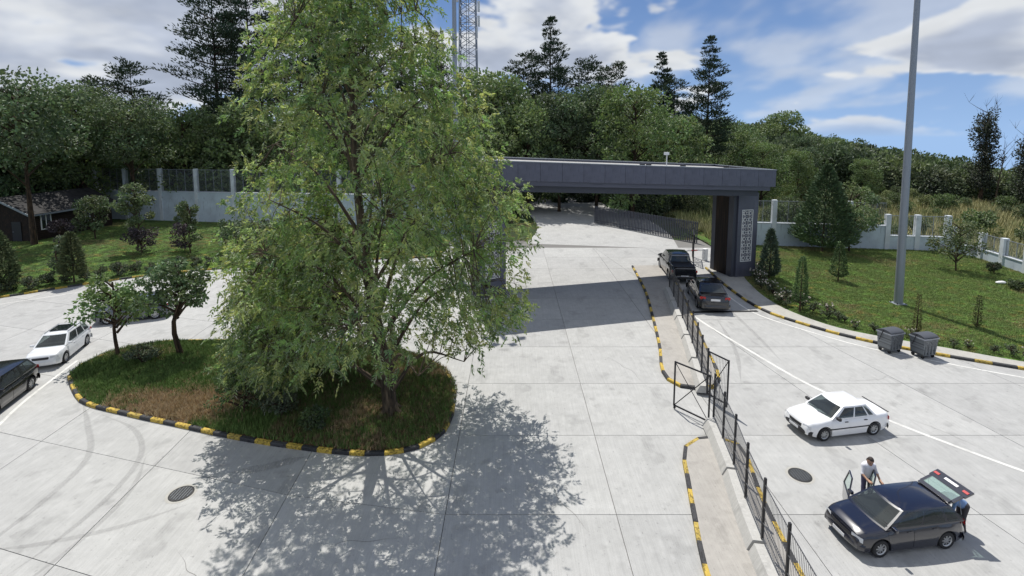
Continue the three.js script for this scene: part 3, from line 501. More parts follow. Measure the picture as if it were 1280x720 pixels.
// ---------------------------------------------------------------- vegetation builders
class Foliage {
  constructor() { this.P = []; this.K = []; this.I = []; }
  leaf(p, d, s, len, wid, c, fold = 0.25, mid = 0.45) {
    const nx = d.y * s.z - d.z * s.y, ny = d.z * s.x - d.x * s.z, nz = d.x * s.y - d.y * s.x, k = this.P.length / 3, w = wid / 2, f = wid * fold, m = len * mid;
    this.P.push(p.x, p.y, p.z, p.x + d.x * m + s.x * w + nx * f, p.y + d.y * m + s.y * w + ny * f, p.z + d.z * m + s.z * w + nz * f, p.x + d.x * len, p.y + d.y * len, p.z + d.z * len, p.x + d.x * m - s.x * w + nx * f, p.y + d.y * m - s.y * w + ny * f, p.z + d.z * m - s.z * w + nz * f);
    for (let i = 0; i < 4; i++) this.K.push(c[0], c[1], c[2]);
    this.I.push(k, k + 1, k + 2, k, k + 2, k + 3);
  }
  build() { const g = tri(this.P, this.I); g.setAttribute('color', new THREE.Float32BufferAttribute(this.K, 3)); return g; }
}
const unit = (r) => { const z = r() * 2 - 1, a = r() * 6.2832, q = Math.sqrt(1 - z * z); return V(q * Math.cos(a), z, q * Math.sin(a)); };
const across = (d, r) => { const u = unit(r); u.addScaledVector(d, -u.dot(d)); return u.lengthSq() < 1e-4 ? V(1, 0, 0) : u.normalize(); };
const vary = (c, k, r) => { const f = 1 + (r() - 0.5) * k, h = 1 + (r() - 0.5) * k * 0.4; return [c[0] * f * h, c[1] * f, c[2] * f / h]; };
function limb(pts, r0, r1, seg = 6, n = 0) {                  // a tapered branch along a curve
  const c = new THREE.CatmullRomCurve3(pts), N = n || Math.max(2, pts.length * 2), P = [], I = [], U = [], fr = c.computeFrenetFrames(N, false), L = c.getLength();
  for (let i = 0; i <= N; i++) { const p = c.getPointAt(i / N), r = lerp(r0, r1, Math.pow(i / N, 0.8)); for (let k = 0; k <= seg; k++) { const t = k / seg * 6.2832, a = Math.cos(t) * r, b = Math.sin(t) * r; P.push(p.x + fr.normals[i].x * a + fr.binormals[i].x * b, p.y + fr.normals[i].y * a + fr.binormals[i].y * b, p.z + fr.normals[i].z * a + fr.binormals[i].z * b); U.push(k / seg, i / N * L * 0.5); if (i && k) { const q = i * (seg + 1) + k; I.push(q, q - seg - 1, q - 1, q - 1, q - seg - 1, q - seg - 2); } } }
  return tri(P, I, U);
}
const leafMat = (tr, rough = 0.75) => new THREE.MeshPhysicalMaterial({ color: 0xffffff, vertexColors: true, roughness: rough, transmission: tr, thickness: 0, side: THREE.DoubleSide });
const LEAF = { walnut: leafMat(0.6, 0.9), broad: leafMat(0.35, 0.95), needle: leafMat(0.0, 0.85), shrub: leafMat(0.35, 0.9) };
const asStuff = (m) => { m.userData.kind = 'stuff'; return m; };

// a broad crown made of leafy clumps round a trunk with limbs
function broadTree(name, seed, { H, R, base = 0.25, lobes = 40, per = 190, leaf = 0.34, col, bark = M.bark, mat: lm = LEAF.broad, squash = 1, trunkR = 0.28 }) {
  const r = mulberry(seed), t = new THREE.Group(); t.name = name;
  const F = new Foliage(), wood = [limb([V(0, -0.1, 0), V(rr(-0.2, 0.2, r), H * 0.3, rr(-0.2, 0.2, r)), V(rr(-0.4, 0.4, r), H * 0.62, rr(-0.4, 0.4, r)), V(0, H * 0.9, 0)], trunkR, 0.04, 8)];
  for (let i = 0; i < lobes; i++) {
    const v = Math.pow(r(), 0.75), y = lerp(base, 0.93, v), prof = Math.sqrt(Math.max(0.05, 1 - Math.pow((y - base) / (1 - base) * 1.75 - 0.72, 2))), a = i * 2.4 + r(), q = Math.sqrt(rr(0.12, 1, r)) * R * prof * rr(0.72, 1.0, r), c = V(Math.cos(a) * q, y * H, Math.sin(a) * q), lr = R * rr(0.2, 0.36, r);
    const from = V(0, Math.max(H * 0.16, y * H - q * rr(0.5, 0.9, r)), 0); wood.push(limb([from, from.clone().lerp(c, 0.55).add(V(0, 0.12 * q, 0)), c], 0.05 + trunkR * 0.22, 0.015, 5));
    const tone = vary(col, 0.5, r);
    for (let k = 0; k < per; k++) { const u = unit(r); const rad = lr * Math.cbrt(rr(0.18, 1, r)), p = V(c.x + u.x * rad, c.y + u.y * rad * 0.78 * squash, c.z + u.z * rad), d = u.clone().multiplyScalar(0.8).add(unit(r)).add(V(0, -0.35, 0)).normalize(); F.leaf(p, d, across(d, r), leaf * rr(0.6, 1.25, r), leaf * rr(0.45, 0.75, r), vary(tone, 0.45, r)); }
  }
  part('trunk', mergeGeometries(wood), bark, t); asStuff(part('crown', F.build(), lm, t));
  return t;
}
// a tall pine: bare lower trunk, tiers of limbs that carry needle pads
function pineTree(name, seed, { H, R, base = 0.3, tiers = 30, col = [0.045, 0.072, 0.036], flat = 0, pads = 5, per = 30, needle = 0.5, gap = 0.12 }) {
  const r = mulberry(seed), t = new THREE.Group(); t.name = name;
  const F = new Foliage(), bend = rr(-0.5, 0.5, r), wood = [limb([V(0, -0.1, 0), V(bend, H * 0.4, 0), V(bend * 0.4, H * 0.75, bend * 0.3), V(0, H, 0)], H * 0.0115, 0.03, 8)];
  for (let i = 0; i < tiers; i++) {
    const v = i / (tiers - 1), y = lerp(base, 0.985, v) * H, nb = 4 + Math.floor(r() * 3);
    for (let b = 0; b < nb; b++) {
      if (r() < gap) continue;
      const a = r() * 6.283, len = R * (flat ? lerp(0.75, 0.5, v) * (0.6 + 0.5 * Math.sin(Math.PI * clamp(v * 0.85 + 0.12))) : Math.pow(1 - v, 0.72) * lerp(0.72, 1, smooth(0, 0.25, v)) + 0.05) * rr(0.55, 1.1, r), up = flat ? rr(0.15, 0.5, r) : rr(0.02, 0.3, r) + v * 0.35;
      const dir = V(Math.cos(a), up, Math.sin(a)), tip = V(bend * 0.4 + dir.x * len, y + up * len, dir.z * len), root = V(bend * lerp(0.7, 0.1, v), y, 0);
      wood.push(limb([root, root.clone().lerp(tip, 0.5).add(V(0, -0.05 * len, 0)), tip], 0.02 + len * 0.014, 0.012, 4, 3));
      const np = Math.max(1, Math.round(pads * Math.min(1, len / R * 1.3)));
      const tone = vary(col, 0.5, r);
      for (let k = 0; k < np; k++) {
        const f = lerp(0.42, 1, (k + r()) / np), c = root.clone().lerp(tip, f).add(V(rr(-0.3, 0.3, r) * len * 0.25, rr(0, 0.25, r), rr(-0.3, 0.3, r) * len * 0.25)), pr = Math.min(0.95, 0.28 + len * 0.17) * rr(0.75, 1.2, r);
        for (let q = 0; q < per; q++) { const u = unit(r), p = V(c.x + u.x * pr, c.y + u.y * pr * 0.42, c.z + u.z * pr), d = V(u.x * 0.8 + dir.x * 0.5, Math.abs(u.y) * 0.5 + 0.35, u.z * 0.8 + dir.z * 0.5).normalize(); F.leaf(p, d, across(d, r), needle * rr(0.6, 1.2, r), needle * rr(0.22, 0.4, r), vary(tone, 0.4, r), 0.15); }
      }
    }
  }
  part('trunk', mergeGeometries(wood), M.pineBark, t); asStuff(part('crown', F.build(), LEAF.needle, t));
  return t;
}
// small upright garden conifers and cypresses, about a metre-scale outline R by H
function coneTree(name, seed, { H, R, n = 1500, leaf = 0.13, col, stem = 0.12, shape = 0.8, droop = 0.2, lm = LEAF.needle }) {
  const r = mulberry(seed), t = new THREE.Group(); t.name = name; const F = new Foliage();
  for (let i = 0; i < n; i++) { const v = Math.pow(r(), 1.35), y = lerp(stem, 0.97, v) * H, a = r() * 6.283, lump = 0.75 + 0.4 * vnoise(a * 2.5 + seed, v * 9, 4), q = R * Math.pow(1 - v, shape) * Math.sqrt(rr(0.25, 1, r)) * lump * smooth(-0.03, 0.12, v + 0.02), d = V(Math.cos(a), rr(0.3, 1.2, r) - droop, Math.sin(a)).add(unit(r).multiplyScalar(0.5)).normalize(); F.leaf(V(Math.cos(a) * q, y, Math.sin(a) * q), d, across(d, r), leaf * rr(0.7, 1.3, r), leaf * rr(0.25, 0.5, r), vary(col, 0.6, r)); }
  const wood = [limb([V(0, -0.05, 0), V(0.01, H * 0.5, 0), V(0, H * 0.95, 0)], 0.02 + H * 0.012, 0.008, 6)];
  for (let k = 0; k < 14; k++) { const v = (k + 0.5) / 16, a = k * 2.4, q = R * Math.pow(1 - v, shape) * 0.8; wood.push(bar(V(0, H * lerp(stem, 0.9, v), 0), V(Math.cos(a) * q, H * lerp(stem, 0.9, v) + q * 0.3, Math.sin(a) * q), 0.012, 4, 0.005)); }
  part('trunk', mergeGeometries(wood), M.bark, t); asStuff(part('crown', F.build(), lm, t)); return t;
}
function place(o, pos, turn, label, category, group, scale = 1) { o.name = numbered(o.name); o.position.set(...pos); o.rotation.y = turn; o.scale.setScalar(scale); tag(o, label, category, group); scene.add(o); return o; }

// ---------------------------------------------------------------- the big walnut-like tree on the island
{
  const r = mulberry(2024), tree = thing('island_tree', 'large bright green spreading tree with long drooping leaflets on the island', 'tree', [-4.92, 0.09, -18.65]);
  const F = new Foliage(), wood = [];
  const prof = [[0.8, -2.4, 3.9], [2.2, -1.2, 5.2], [4, -0.3, 5.7], [7, -0.3, 5.8], [10, -0.45, 5.2], [13, -0.8, 4.2], [15.5, -1.0, 3.2], [17.2, -0.9, 2.1], [18.4, -0.9, 0.8]];
  const env = (y) => { for (let i = 1; i < prof.length; i++) if (y <= prof[i][0]) { const t = clamp((y - prof[i - 1][0]) / (prof[i][0] - prof[i - 1][0])); return [lerp(prof[i - 1][1], prof[i][1], t), lerp(prof[i - 1][2], prof[i][2], t)]; } return [-0.9, 0.5]; };
  const trunkPts = [V(0.1, -0.15, 0), V(0, 1.4, 0.02), V(-0.35, 3.4, -0.1), V(-0.75, 6.5, -0.1), V(-0.95, 10, 0.1), V(-1.0, 13.5, 0), V(-0.9, 17.4, 0)];
  wood.push(limb(trunkPts, 0.30, 0.04, 10, 20));
  const trunkCurve = new THREE.CatmullRomCurve3(trunkPts), nodes = [];
  for (let k = 0; k < 30; k++) {                             // scaffold limbs
    const v = k / 29, y0 = lerp(1.7, 14.5, v), t = clamp(y0 / 17.6), root = trunkCurve.getPoint(t), a = k * 2.399 + rr(-0.3, 0.3, r), yEnd = y0 + rr(-0.2, 2.4, r) * (v < 0.2 ? 0.45 : 1), [cx, R] = env(yEnd), q = R * rr(0.75, 0.98, r);
    const end = V(cx + Math.cos(a) * q, yEnd, Math.sin(a) * q * 0.92); if (end.x < -1.2) end.z -= 0.6 * (-1.2 - end.x); end.lerp(V(cx, yEnd, 0), 0.1); const midp = root.clone().lerp(end, 0.5).add(V(0, rr(0.5, 1.3, r), 0));
    const pts = [root, midp, end]; wood.push(limb(pts, lerp(0.13, 0.06, v), 0.015, 6, 10)); const c = new THREE.CatmullRomCurve3(pts); for (let i = 3; i <= 10; i++) nodes.push(c.getPoint(i / 10));
  }
  for (let i = 3; i < 20; i++) nodes.push(trunkCurve.getPoint(i / 20));
  const green = [0.225, 0.335, 0.075], pale = [0.36, 0.43, 0.13], deep = [0.14, 0.225, 0.058];
  let sprays = 0;
  for (let tries = 0; sprays < 1130 && tries < 20000; tries++) {
    const low = tries % 6 === 0, y = low ? rr(1.2, 6.5, r) : rr(0.9, 18.2, r), [cx, R] = env(y), a = low ? rr(2.2, 4.3, r) : r() * 6.283, q = R * Math.sqrt(rr(0.16, 1, r)), p = V(cx + Math.cos(a) * q, y, Math.sin(a) * q * 0.94); if (p.x < -1.2) { p.z -= 0.6 * (-1.2 - p.x); p.x -= 0.13 * (-1.2 - p.x); }
    if (y < 1.1 + 0.62 * Math.max(0, p.z + 0.3) || y < 3.4 && (p.x > -0.3 && p.z > -2.6 || q < R * 0.35)) continue;        // the foot of the trunk stands free on the right
    if (!(p.x < -2 && y < 6.5) && fbm(p.x * 0.42 + 20 + p.y * 0.3, p.z * 0.42 + p.y * 0.55, 3, 303) < (y > 11 ? 0.50 : 0.415)) continue;   // open gaps in the crown
    if (r() > R / 6.2) continue;
    let best = nodes[0], bd = 1e9; for (const n of nodes) { const d = n.distanceToSquared(p) + (n.y > p.y ? 0.8 : 0); if (d < bd) { bd = d; best = n; } }
    sprays++;
    wood.push(limb([best, best.clone().lerp(p, 0.5).add(V(0, 0.18, 0)), p], 0.022, 0.006, 4, 4));
    const tone = r() < 0.36 ? pale : r() < 0.3 ? deep : green, out = V(p.x - cx, 0.5, p.z).normalize();
    for (let k = 0; k < 15; k++) {                           // each twig carries compound leaves of paired leaflets
      const s = p.clone().add(V(rr(-1, 1, r), rr(-0.7, 0.6, r), rr(-1, 1, r)).multiplyScalar(0.62)), d = out.clone().multiplyScalar(0.5).add(unit(r)).add(V(0, -0.25, 0)).normalize(), sd = across(d, r), L = rr(0.22, 0.38, r), lc = vary(tone, 0.7, r);
      if (k % 3 === 0) wood.push(bar(p, s, 0.006, 3, 0.004));
      for (let q2 = 0; q2 < 9; q2++) {
        const f = q2 === 8 ? 1 : 0.2 + 0.2 * Math.floor(q2 / 2), sg = q2 === 8 ? 0 : q2 % 2 ? 1 : -1, b = s.clone().addScaledVector(d, L * f).add(V(0, -0.12 * f * f, 0));
        const ld = d.clone().multiplyScalar(0.55).addScaledVector(sd, sg * 0.75).add(V(0, -0.15 - 0.45 * r(), 0)).normalize(); F.leaf(b, ld, across(ld, r), rr(0.12, 0.185, r), rr(0.05, 0.075, r), vary(lc, 0.3, r), 0.2, 0.4);
      }
    }
  }
  const tr = part('trunk', mergeGeometries(wood), M.paleBark, tree); asStuff(part('crown', F.build(), LEAF.walnut, tree));
  const root = []; for (let k = 0; k < 6; k++) { const a = k * 1.05 + 0.3; root.push(limb([V(Math.cos(a) * 0.1 + 0.1, 0.45, Math.sin(a) * 0.1), V(Math.cos(a) * 0.34 + 0.1, 0.1, Math.sin(a) * 0.34), V(Math.cos(a) * 0.75 + 0.1, -0.06, Math.sin(a) * 0.75)], 0.15, 0.05, 6)); }
  part('root_flare', mergeGeometries(root), M.paleBark, tr);
}
// two small leaning broadleaf trees at the left end of the island
place(broadTree('small_tree', 51, { H: 4.2, R: 1.7, base: 0.42, lobes: 20, per: 90, leaf: 0.2, col: [0.15, 0.23, 0.066], trunkR: 0.10, mat: LEAF.shrub }), [-19.6, 0.09, -23.7], 0.4, 'small leaning dark leaved tree at the left tip of the island', 'tree', 'small trees on the island');
place(broadTree('small_tree', 52, { H: 5.2, R: 1.5, base: 0.36, lobes: 26, per: 110, leaf: 0.2, col: [0.12, 0.185, 0.066], trunkR: 0.15, mat: LEAF.shrub }), [-16.7, 0.09, -24.0], 2.0, 'small bushy dark leaved tree beside the big tree on the island', 'tree', 'small trees on the island');
// low shrubs on the island
const bushProto = (seed, H, R, col, leaf = 0.12, n = 16) => broadTree('shrub', seed, { H, R, base: 0.22, lobes: n, per: 70, leaf, col, trunkR: 0.03, mat: LEAF.shrub });
[[-10.6, -18.6, 1.5, 'leafy green shrub under the drooping left side of the big tree'], [-9.0, -18.3, 1.1, 'low grey green shrub near the front kerb of the island'], [-12.2, -20.6, 1.0, 'low shrub behind the dry grass patch on the island'], [-17.8, -22.9, 0.9, 'low tuft of leaves at the foot of the leaning small tree'], [-7.4, -17.6, 0.7, 'small pale weed clump at the front kerb before the big tree']].forEach(([x, z, h, l], i) => place(bushProto(60 + i, h, h * 0.75, i % 2 ? [0.10, 0.125, 0.06] : [0.07, 0.12, 0.03]), [x, 0.09, z], i, l, 'shrub'));

// ---------------------------------------------------------------- the wood behind: pines and broadleaf trees, each one a tree of its own
const PINES = [pineTree('pine_tree', 1, { H: 30, R: 5.6, base: 0.28, tiers: 30 }), pineTree('pine_tree', 2, { H: 27, R: 4.4, base: 0.18, tiers: 32 }), pineTree('pine_tree', 3, { H: 34, R: 7.6, base: 0.36, tiers: 28, gap: 0.2, pads: 6 })];
const SCOTS = [pineTree('pine_tree', 4, { H: 22, R: 6.2, base: 0.3, tiers: 20, flat: 1, col: [0.06, 0.085, 0.04], gap: 0.15 }), pineTree('pine_tree', 5, { H: 24, R: 6.5, base: 0.4, tiers: 18, flat: 1, col: [0.05, 0.078, 0.038], gap: 0.15 })];
const OAKS = [broadTree('broadleaf_tree', 11, { H: 17, R: 6.0, base: 0.12, lobes: 46, per: 170, leaf: 0.5, col: [0.14, 0.20, 0.065] }), broadTree('broadleaf_tree', 12, { H: 16, R: 6.6, base: 0.10, lobes: 46, per: 170, leaf: 0.52, col: [0.155, 0.225, 0.07] }), broadTree('broadleaf_tree', 13, { H: 18, R: 5.4, base: 0.14, lobes: 42, per: 180, leaf: 0.48, col: [0.095, 0.145, 0.056] })];
const LIMES = [broadTree('broadleaf_tree', 21, { H: 17, R: 5.8, base: 0.10, lobes: 46, per: 170, leaf: 0.46, col: [0.145, 0.21, 0.056] })];
const HEIGHT = { pine: [30, 27, 34], scots: [22, 24], oak: [17, 16, 18], lime: [17] }, KINDS = { pine: PINES, scots: SCOTS, oak: OAKS, lime: LIMES };
const used = new Set();
function woodTree(kind, variant, x, z, h, label, group) {
  const list = KINDS[kind], v = variant % list.length, proto = list[v], s = h / HEIGHT[kind][v], turn = rnd() * 6.28, y = Math.max(terrainY(x, z), -20);
  if (!used.has(proto)) { used.add(proto); place(proto, [x, y, z], turn, label, 'tree', group, s); } else { const c = copyOf(proto, [x, y, z], turn, label, s); if (group) c.userData.group = group; else delete c.userData.group; }
}
woodTree('pine', 0, 32.74, -84, 27.4, 'lone dark pointed pine standing apart right of the canopy');
woodTree('pine', 0, 6.61, -88, 31.4, 'tallest dark pine above the left half of the canopy roof');
woodTree('pine', 1, 27.27, -92, 26, 'dark pine just left of the lone pointed pine');
woodTree('lime', 0, 16.2, -66, 18, 'lighter green broadleaf tree over the middle of the canopy');
for (const [k, v, x, z, h] of [['pine', 2, -44.5, -76, 36.5], ['pine', 2, -41.5, -80, 37.5], ['pine', 2, -35.5, -84, 35], ['pine', 0, -31.4, -82, 32], ['scots', 0, -25.6, -86, 31], ['pine', 1, -17.6, -80, 28], ['pine', 0, -12.5, -84, 28], ['scots', 1, -31.5, -92, 36]])
  woodTree(k, v, x, z, h, 'tall dark pine behind the big tree and left wall', 'tall pines behind the left wall');
for (const [k, v, x, z, h] of [['oak', 0, -66, -66, 17], ['oak', 2, -70, -62, 16.4], ['oak', 0, -72.5, -82, 11], ['scots', 0, -61, -74, 19.2], ['scots', 1, -53, -70, 21], ['oak', 2, -57.4, -80, 15.5], ['oak', 0, -45, -68, 16], ['oak', 1, -59.5, -61, 12.8], ['oak', 2, -61, -66, 12], ['oak', 0, -57.6, -72, 13.3], ['oak', 1, -52, -74, 13.3], ['oak', 2, -46, -74, 14.5], ['oak', 1, -38, -70, 15.5], ['oak', 0, -31, -72, 17], ['oak', 2, -24, -70, 17], ['oak', 1, -17, -72, 17], ['oak', 0, -10, -70, 15], ['oak', 2, -64, -55, 15], ['oak', 0, -55.5, -63.5, 15], ['oak', 2, -59.5, -57, 14]])
  woodTree(k, v, x, z, h, 'dark shaded tree in the wood behind the left wall and cabin', 'trees in the wood behind the left wall');
for (const [k, v, x, z, h] of [['oak', 0, -6.6, -84, 23], ['oak', 1, -1.9, -78, 20.5], ['scots', 0, 2.2, -92, 25.4], ['scots', 1, 13.5, -90, 24.3], ['scots', 0, 18.6, -94, 24], ['oak', 2, 12.7, -74, 19], ['scots', 1, 28.4, -88, 20.5], ['oak', 1, 24, -73, 14], ['oak', 2, 6.9, -72, 17.8], ['oak', 0, 2.3, -72, 16.7], ['oak', 1, -4, -70, 14], ['oak', 0, 21, -80, 17], ['oak', 2, 33, -92, 13]])
  woodTree(k, v, x, z, h, 'dark tree in the dense wood behind the canopy', 'trees in the wood behind the canopy');
for (const [k, v, x, z, h] of [['oak', 0, 42.9, -92, 13.5], ['oak', 1, 66, -122, 17], ['lime', 0, 37.4, -74, 10.4], ['oak', 2, 59.3, -100, 11.5], ['lime', 0, 46.3, -80, 9], ['oak', 1, 68.2, -108, 11], ['oak', 0, 46, -108, 15], ['oak', 2, 52, -88, 9.5], ['oak', 1, 78, -120, 11], ['lime', 0, 60, -84, 7.5]])
  woodTree(k, v, x, z, h, 'green tree at the wood edge right of the canopy', 'trees at the wood edge beyond the right wall');
{ // high-crowned trees that overhang the cabin
  const a = broadTree('tall_tree', 15, { H: 17.5, R: 6.0, base: 0.46, lobes: 40, per: 170, leaf: 0.42, col: [0.11, 0.16, 0.06], trunkR: 0.3 });
  place(a, [-48.2, 0.05, -49.2], 0, 'tall thin trunk with high dark crown right before the cabin gable', 'tree', 'high crowned trees round the cabin');
  copyOf(a, [-57.6, 0.05, -53], 2, 'tall high crowned tree left of the cabin at the edge of the view', 0.95); copyOf(a, [-47.0, 0.05, -61.2], 4, 'tall high crowned tree at the back corner of the cabin', 0.9); copyOf(a, [-54, 0.05, -62.4], 5, 'tall high crowned tree directly behind the cabin roof', 1.0);
}
// gaunt trees at the far right, with bare twigs above
function gauntTree(seed, pos, H, label) {
  const r = mulberry(seed), t = thing('gaunt_tree', label, 'tree', pos), F = new Foliage(), wood = [limb([V(0, -0.1, 0), V(0.3, H * 0.4, 0), V(0.1, H * 0.7, 0.1), V(0.2, H * 0.92, 0)], 0.34, 0.05, 8)];
  for (let k = 0; k < 34; k++) { const y = lerp(0.12, 0.9, k / 33) * H, a = k * 2.4, up = rr(0.9, 2.2, r), l = rr(1.2, 2.6, r) * (0.7 + 0.3 * Math.sin(k)), tip = V(Math.cos(a) * l, y + up * l * 0.8, Math.sin(a) * l), root = V(0.15, y, 0); wood.push(limb([root, root.clone().lerp(tip, 0.5).add(V(Math.cos(a) * 0.2, 0, 0)), tip], 0.07, 0.015, 4)); for (let q = 0; q < 5; q++) wood.push(bar(tip, tip.clone().add(V(rr(-0.7, 0.7, r), rr(0.6, 1.8, r), rr(-0.7, 0.7, r))), 0.018, 3, 0.006));
    if (y < H * 0.8) for (let q = 0; q < 170; q++) { const u = unit(r), p = root.clone().lerp(tip, rr(0.3, 0.95, r)).addScaledVector(u, 0.75), d = unit(r); F.leaf(p, d, across(d, r), 0.34, 0.22, vary([0.04, 0.052, 0.026], 0.5, r)); } }
  part('trunk', mergeGeometries(wood), M.bark, t); asStuff(part('crown', F.build(), LEAF.broad, t));
}
gauntTree(31, [76, -0.3, -80], 16.5, 'tall narrow dark tree with bare twigs on top, far right');
gauntTree(32, [75.0, -0.3, -71.5], 11.5, 'dark ragged tree cut by the right edge of the view');
{ const r = mulberry(33), w = [limb([V(0, -0.1, 0), V(0.2, 4, 0), V(0.8, 8, 0)], 0.16, 0.04, 6)]; for (let k = 0; k < 16; k++) { const y = 3 + k * 0.42, a = k * 2.1; const tip = V(0.3 + Math.cos(a) * rr(0.9, 2, r), y + rr(1.2, 2.6, r), Math.sin(a) * 1.4); w.push(limb([V(0.1 + y * 0.06, y, 0), tip], 0.05, 0.012, 4)); for (let q = 0; q < 3; q++) w.push(bar(tip, tip.clone().add(V(rr(-0.5, 0.5, r), rr(0.5, 1.1, r), rr(-0.5, 0.5, r))), 0.015, 3, 0.006)); } const t = thing('dead_tree', 'thin pale dead tree between the two ragged trees at far right', 'tree', [76.6, -0.3, -78]); part('trunk', mergeGeometries(w), M.paleBark, t); }

// the wooded ridge beyond: one mass of trees
{
  const crown = (seed) => { const r = mulberry(seed), F = new Foliage(); for (let i = 0; i < 9; i++) { const a = i * 2.4, q = rr(0, 2.2, r), c = V(Math.cos(a) * q, rr(2.6, 7.2, r), Math.sin(a) * q), R = rr(1.3, 2.2, r), tone = 1 + (r() - 0.5) * 0.4; for (let k = 0; k < 120; k++) { const u = unit(r), p = c.clone().addScaledVector(u, R * rr(0.7, 1, r)), d = u.clone().add(unit(r)).normalize(), f = tone * rr(0.75, 1.25, r); F.leaf(p, d, across(d, r), 0.62, 0.4, [f, f, f]); } } return F.build(); };
  const pickRidge = () => { const a = Math.pow(rnd(), 0.8) * 1.45 - 0.15, d = 112 + Math.pow(rnd(), 1.3) * 190, z = -d / Math.sqrt(1 + a * a), x = a * -z; return [x, terrainY(x, z) - 0.6, z, rr(0.7, 1.05) * lerp(1, 0.62, smooth(0.5, 1.0, a) * smooth(190, 120, d))]; };
  const tones = [[0.085, 0.13, 0.045], [0.105, 0.155, 0.05], [0.135, 0.18, 0.062], [0.075, 0.11, 0.048], [0.155, 0.19, 0.09]];
  for (let v = 0; v < 3; v++) scatter('ridge_wood', ['far wooded ridge of mixed green trees under the sky', 'darker crowns mixed through the far wooded ridge', 'paler crowns mixed through the far wooded ridge'][v], 'wood', crown(400 + v), 1500, pickRidge, () => jitter(tones[Math.floor(rnd() * 5)], 0.4), [0.75, 1.35], LEAF.broad);
  scatter('back_wood', 'dark undergrowth and far trees closing the wood behind the walls', 'wood', crown(410), 420, () => { const a = rr(-1.35, 0.35), d = rr(92, 130), z = -d / Math.sqrt(1 + a * a); return [a * -z, terrainY(a * -z, z), z, rr(0.9, 1.5)]; }, () => jitter([0.06, 0.09, 0.036], 0.4), [0.8, 1.3], LEAF.broad);
  scatter('undergrowth', 'dark bushes filling the ground under the trees behind the walls', 'undergrowth', crown(412), 330, () => { const x = rr(-72, 24), z = rr(-92, -66); return Math.abs(x - 8) < 9 && z > -82 ? null : [x, -1.2, z, rr(0.4, 0.75)]; }, () => jitter([0.06, 0.09, 0.036], 0.5), [0.8, 1.2], LEAF.broad);
  // the overgrown field beyond the right wall
  const field = () => { const x = rr(20, 110), z = rr(-112, -34); return x > 43.2 - (z > -46.5 ? (z + 46) * 0.25 : 0) || z < -51 && x > 21 ? [x, terrainY(x, z), z] : null; };
  scatter('dry_field', 'tall dry yellow grass of the field beyond the right wall', 'grass', tuftGeometry(14, 1.1, 0.5, 6), 15000, field, (x, z) => { const d = fbm(x * 0.09, z * 0.13, 4, 95); return jitter(d > 0.5 ? [0.36, 0.34, 0.16] : d > 0.42 ? [0.25, 0.27, 0.11] : [0.15, 0.20, 0.07], 0.5); }, [0.6, 1.5]);
  scatter('field_scrub', 'green scrub dotted through the dry field beyond the right wall', 'scrub', crown(411), 260, () => { const p = field(); return p && fbm(p[0] * 0.06 + 4, p[2] * 0.1, 3, 97) > 0.48 ? [p[0], p[1] - 0.45, p[2], rr(0.2, 0.42)] : null; }, () => jitter(rnd() < 0.4 ? [0.18, 0.21, 0.075] : [0.10, 0.145, 0.045], 0.5), [0.8, 1.2], LEAF.broad);
}

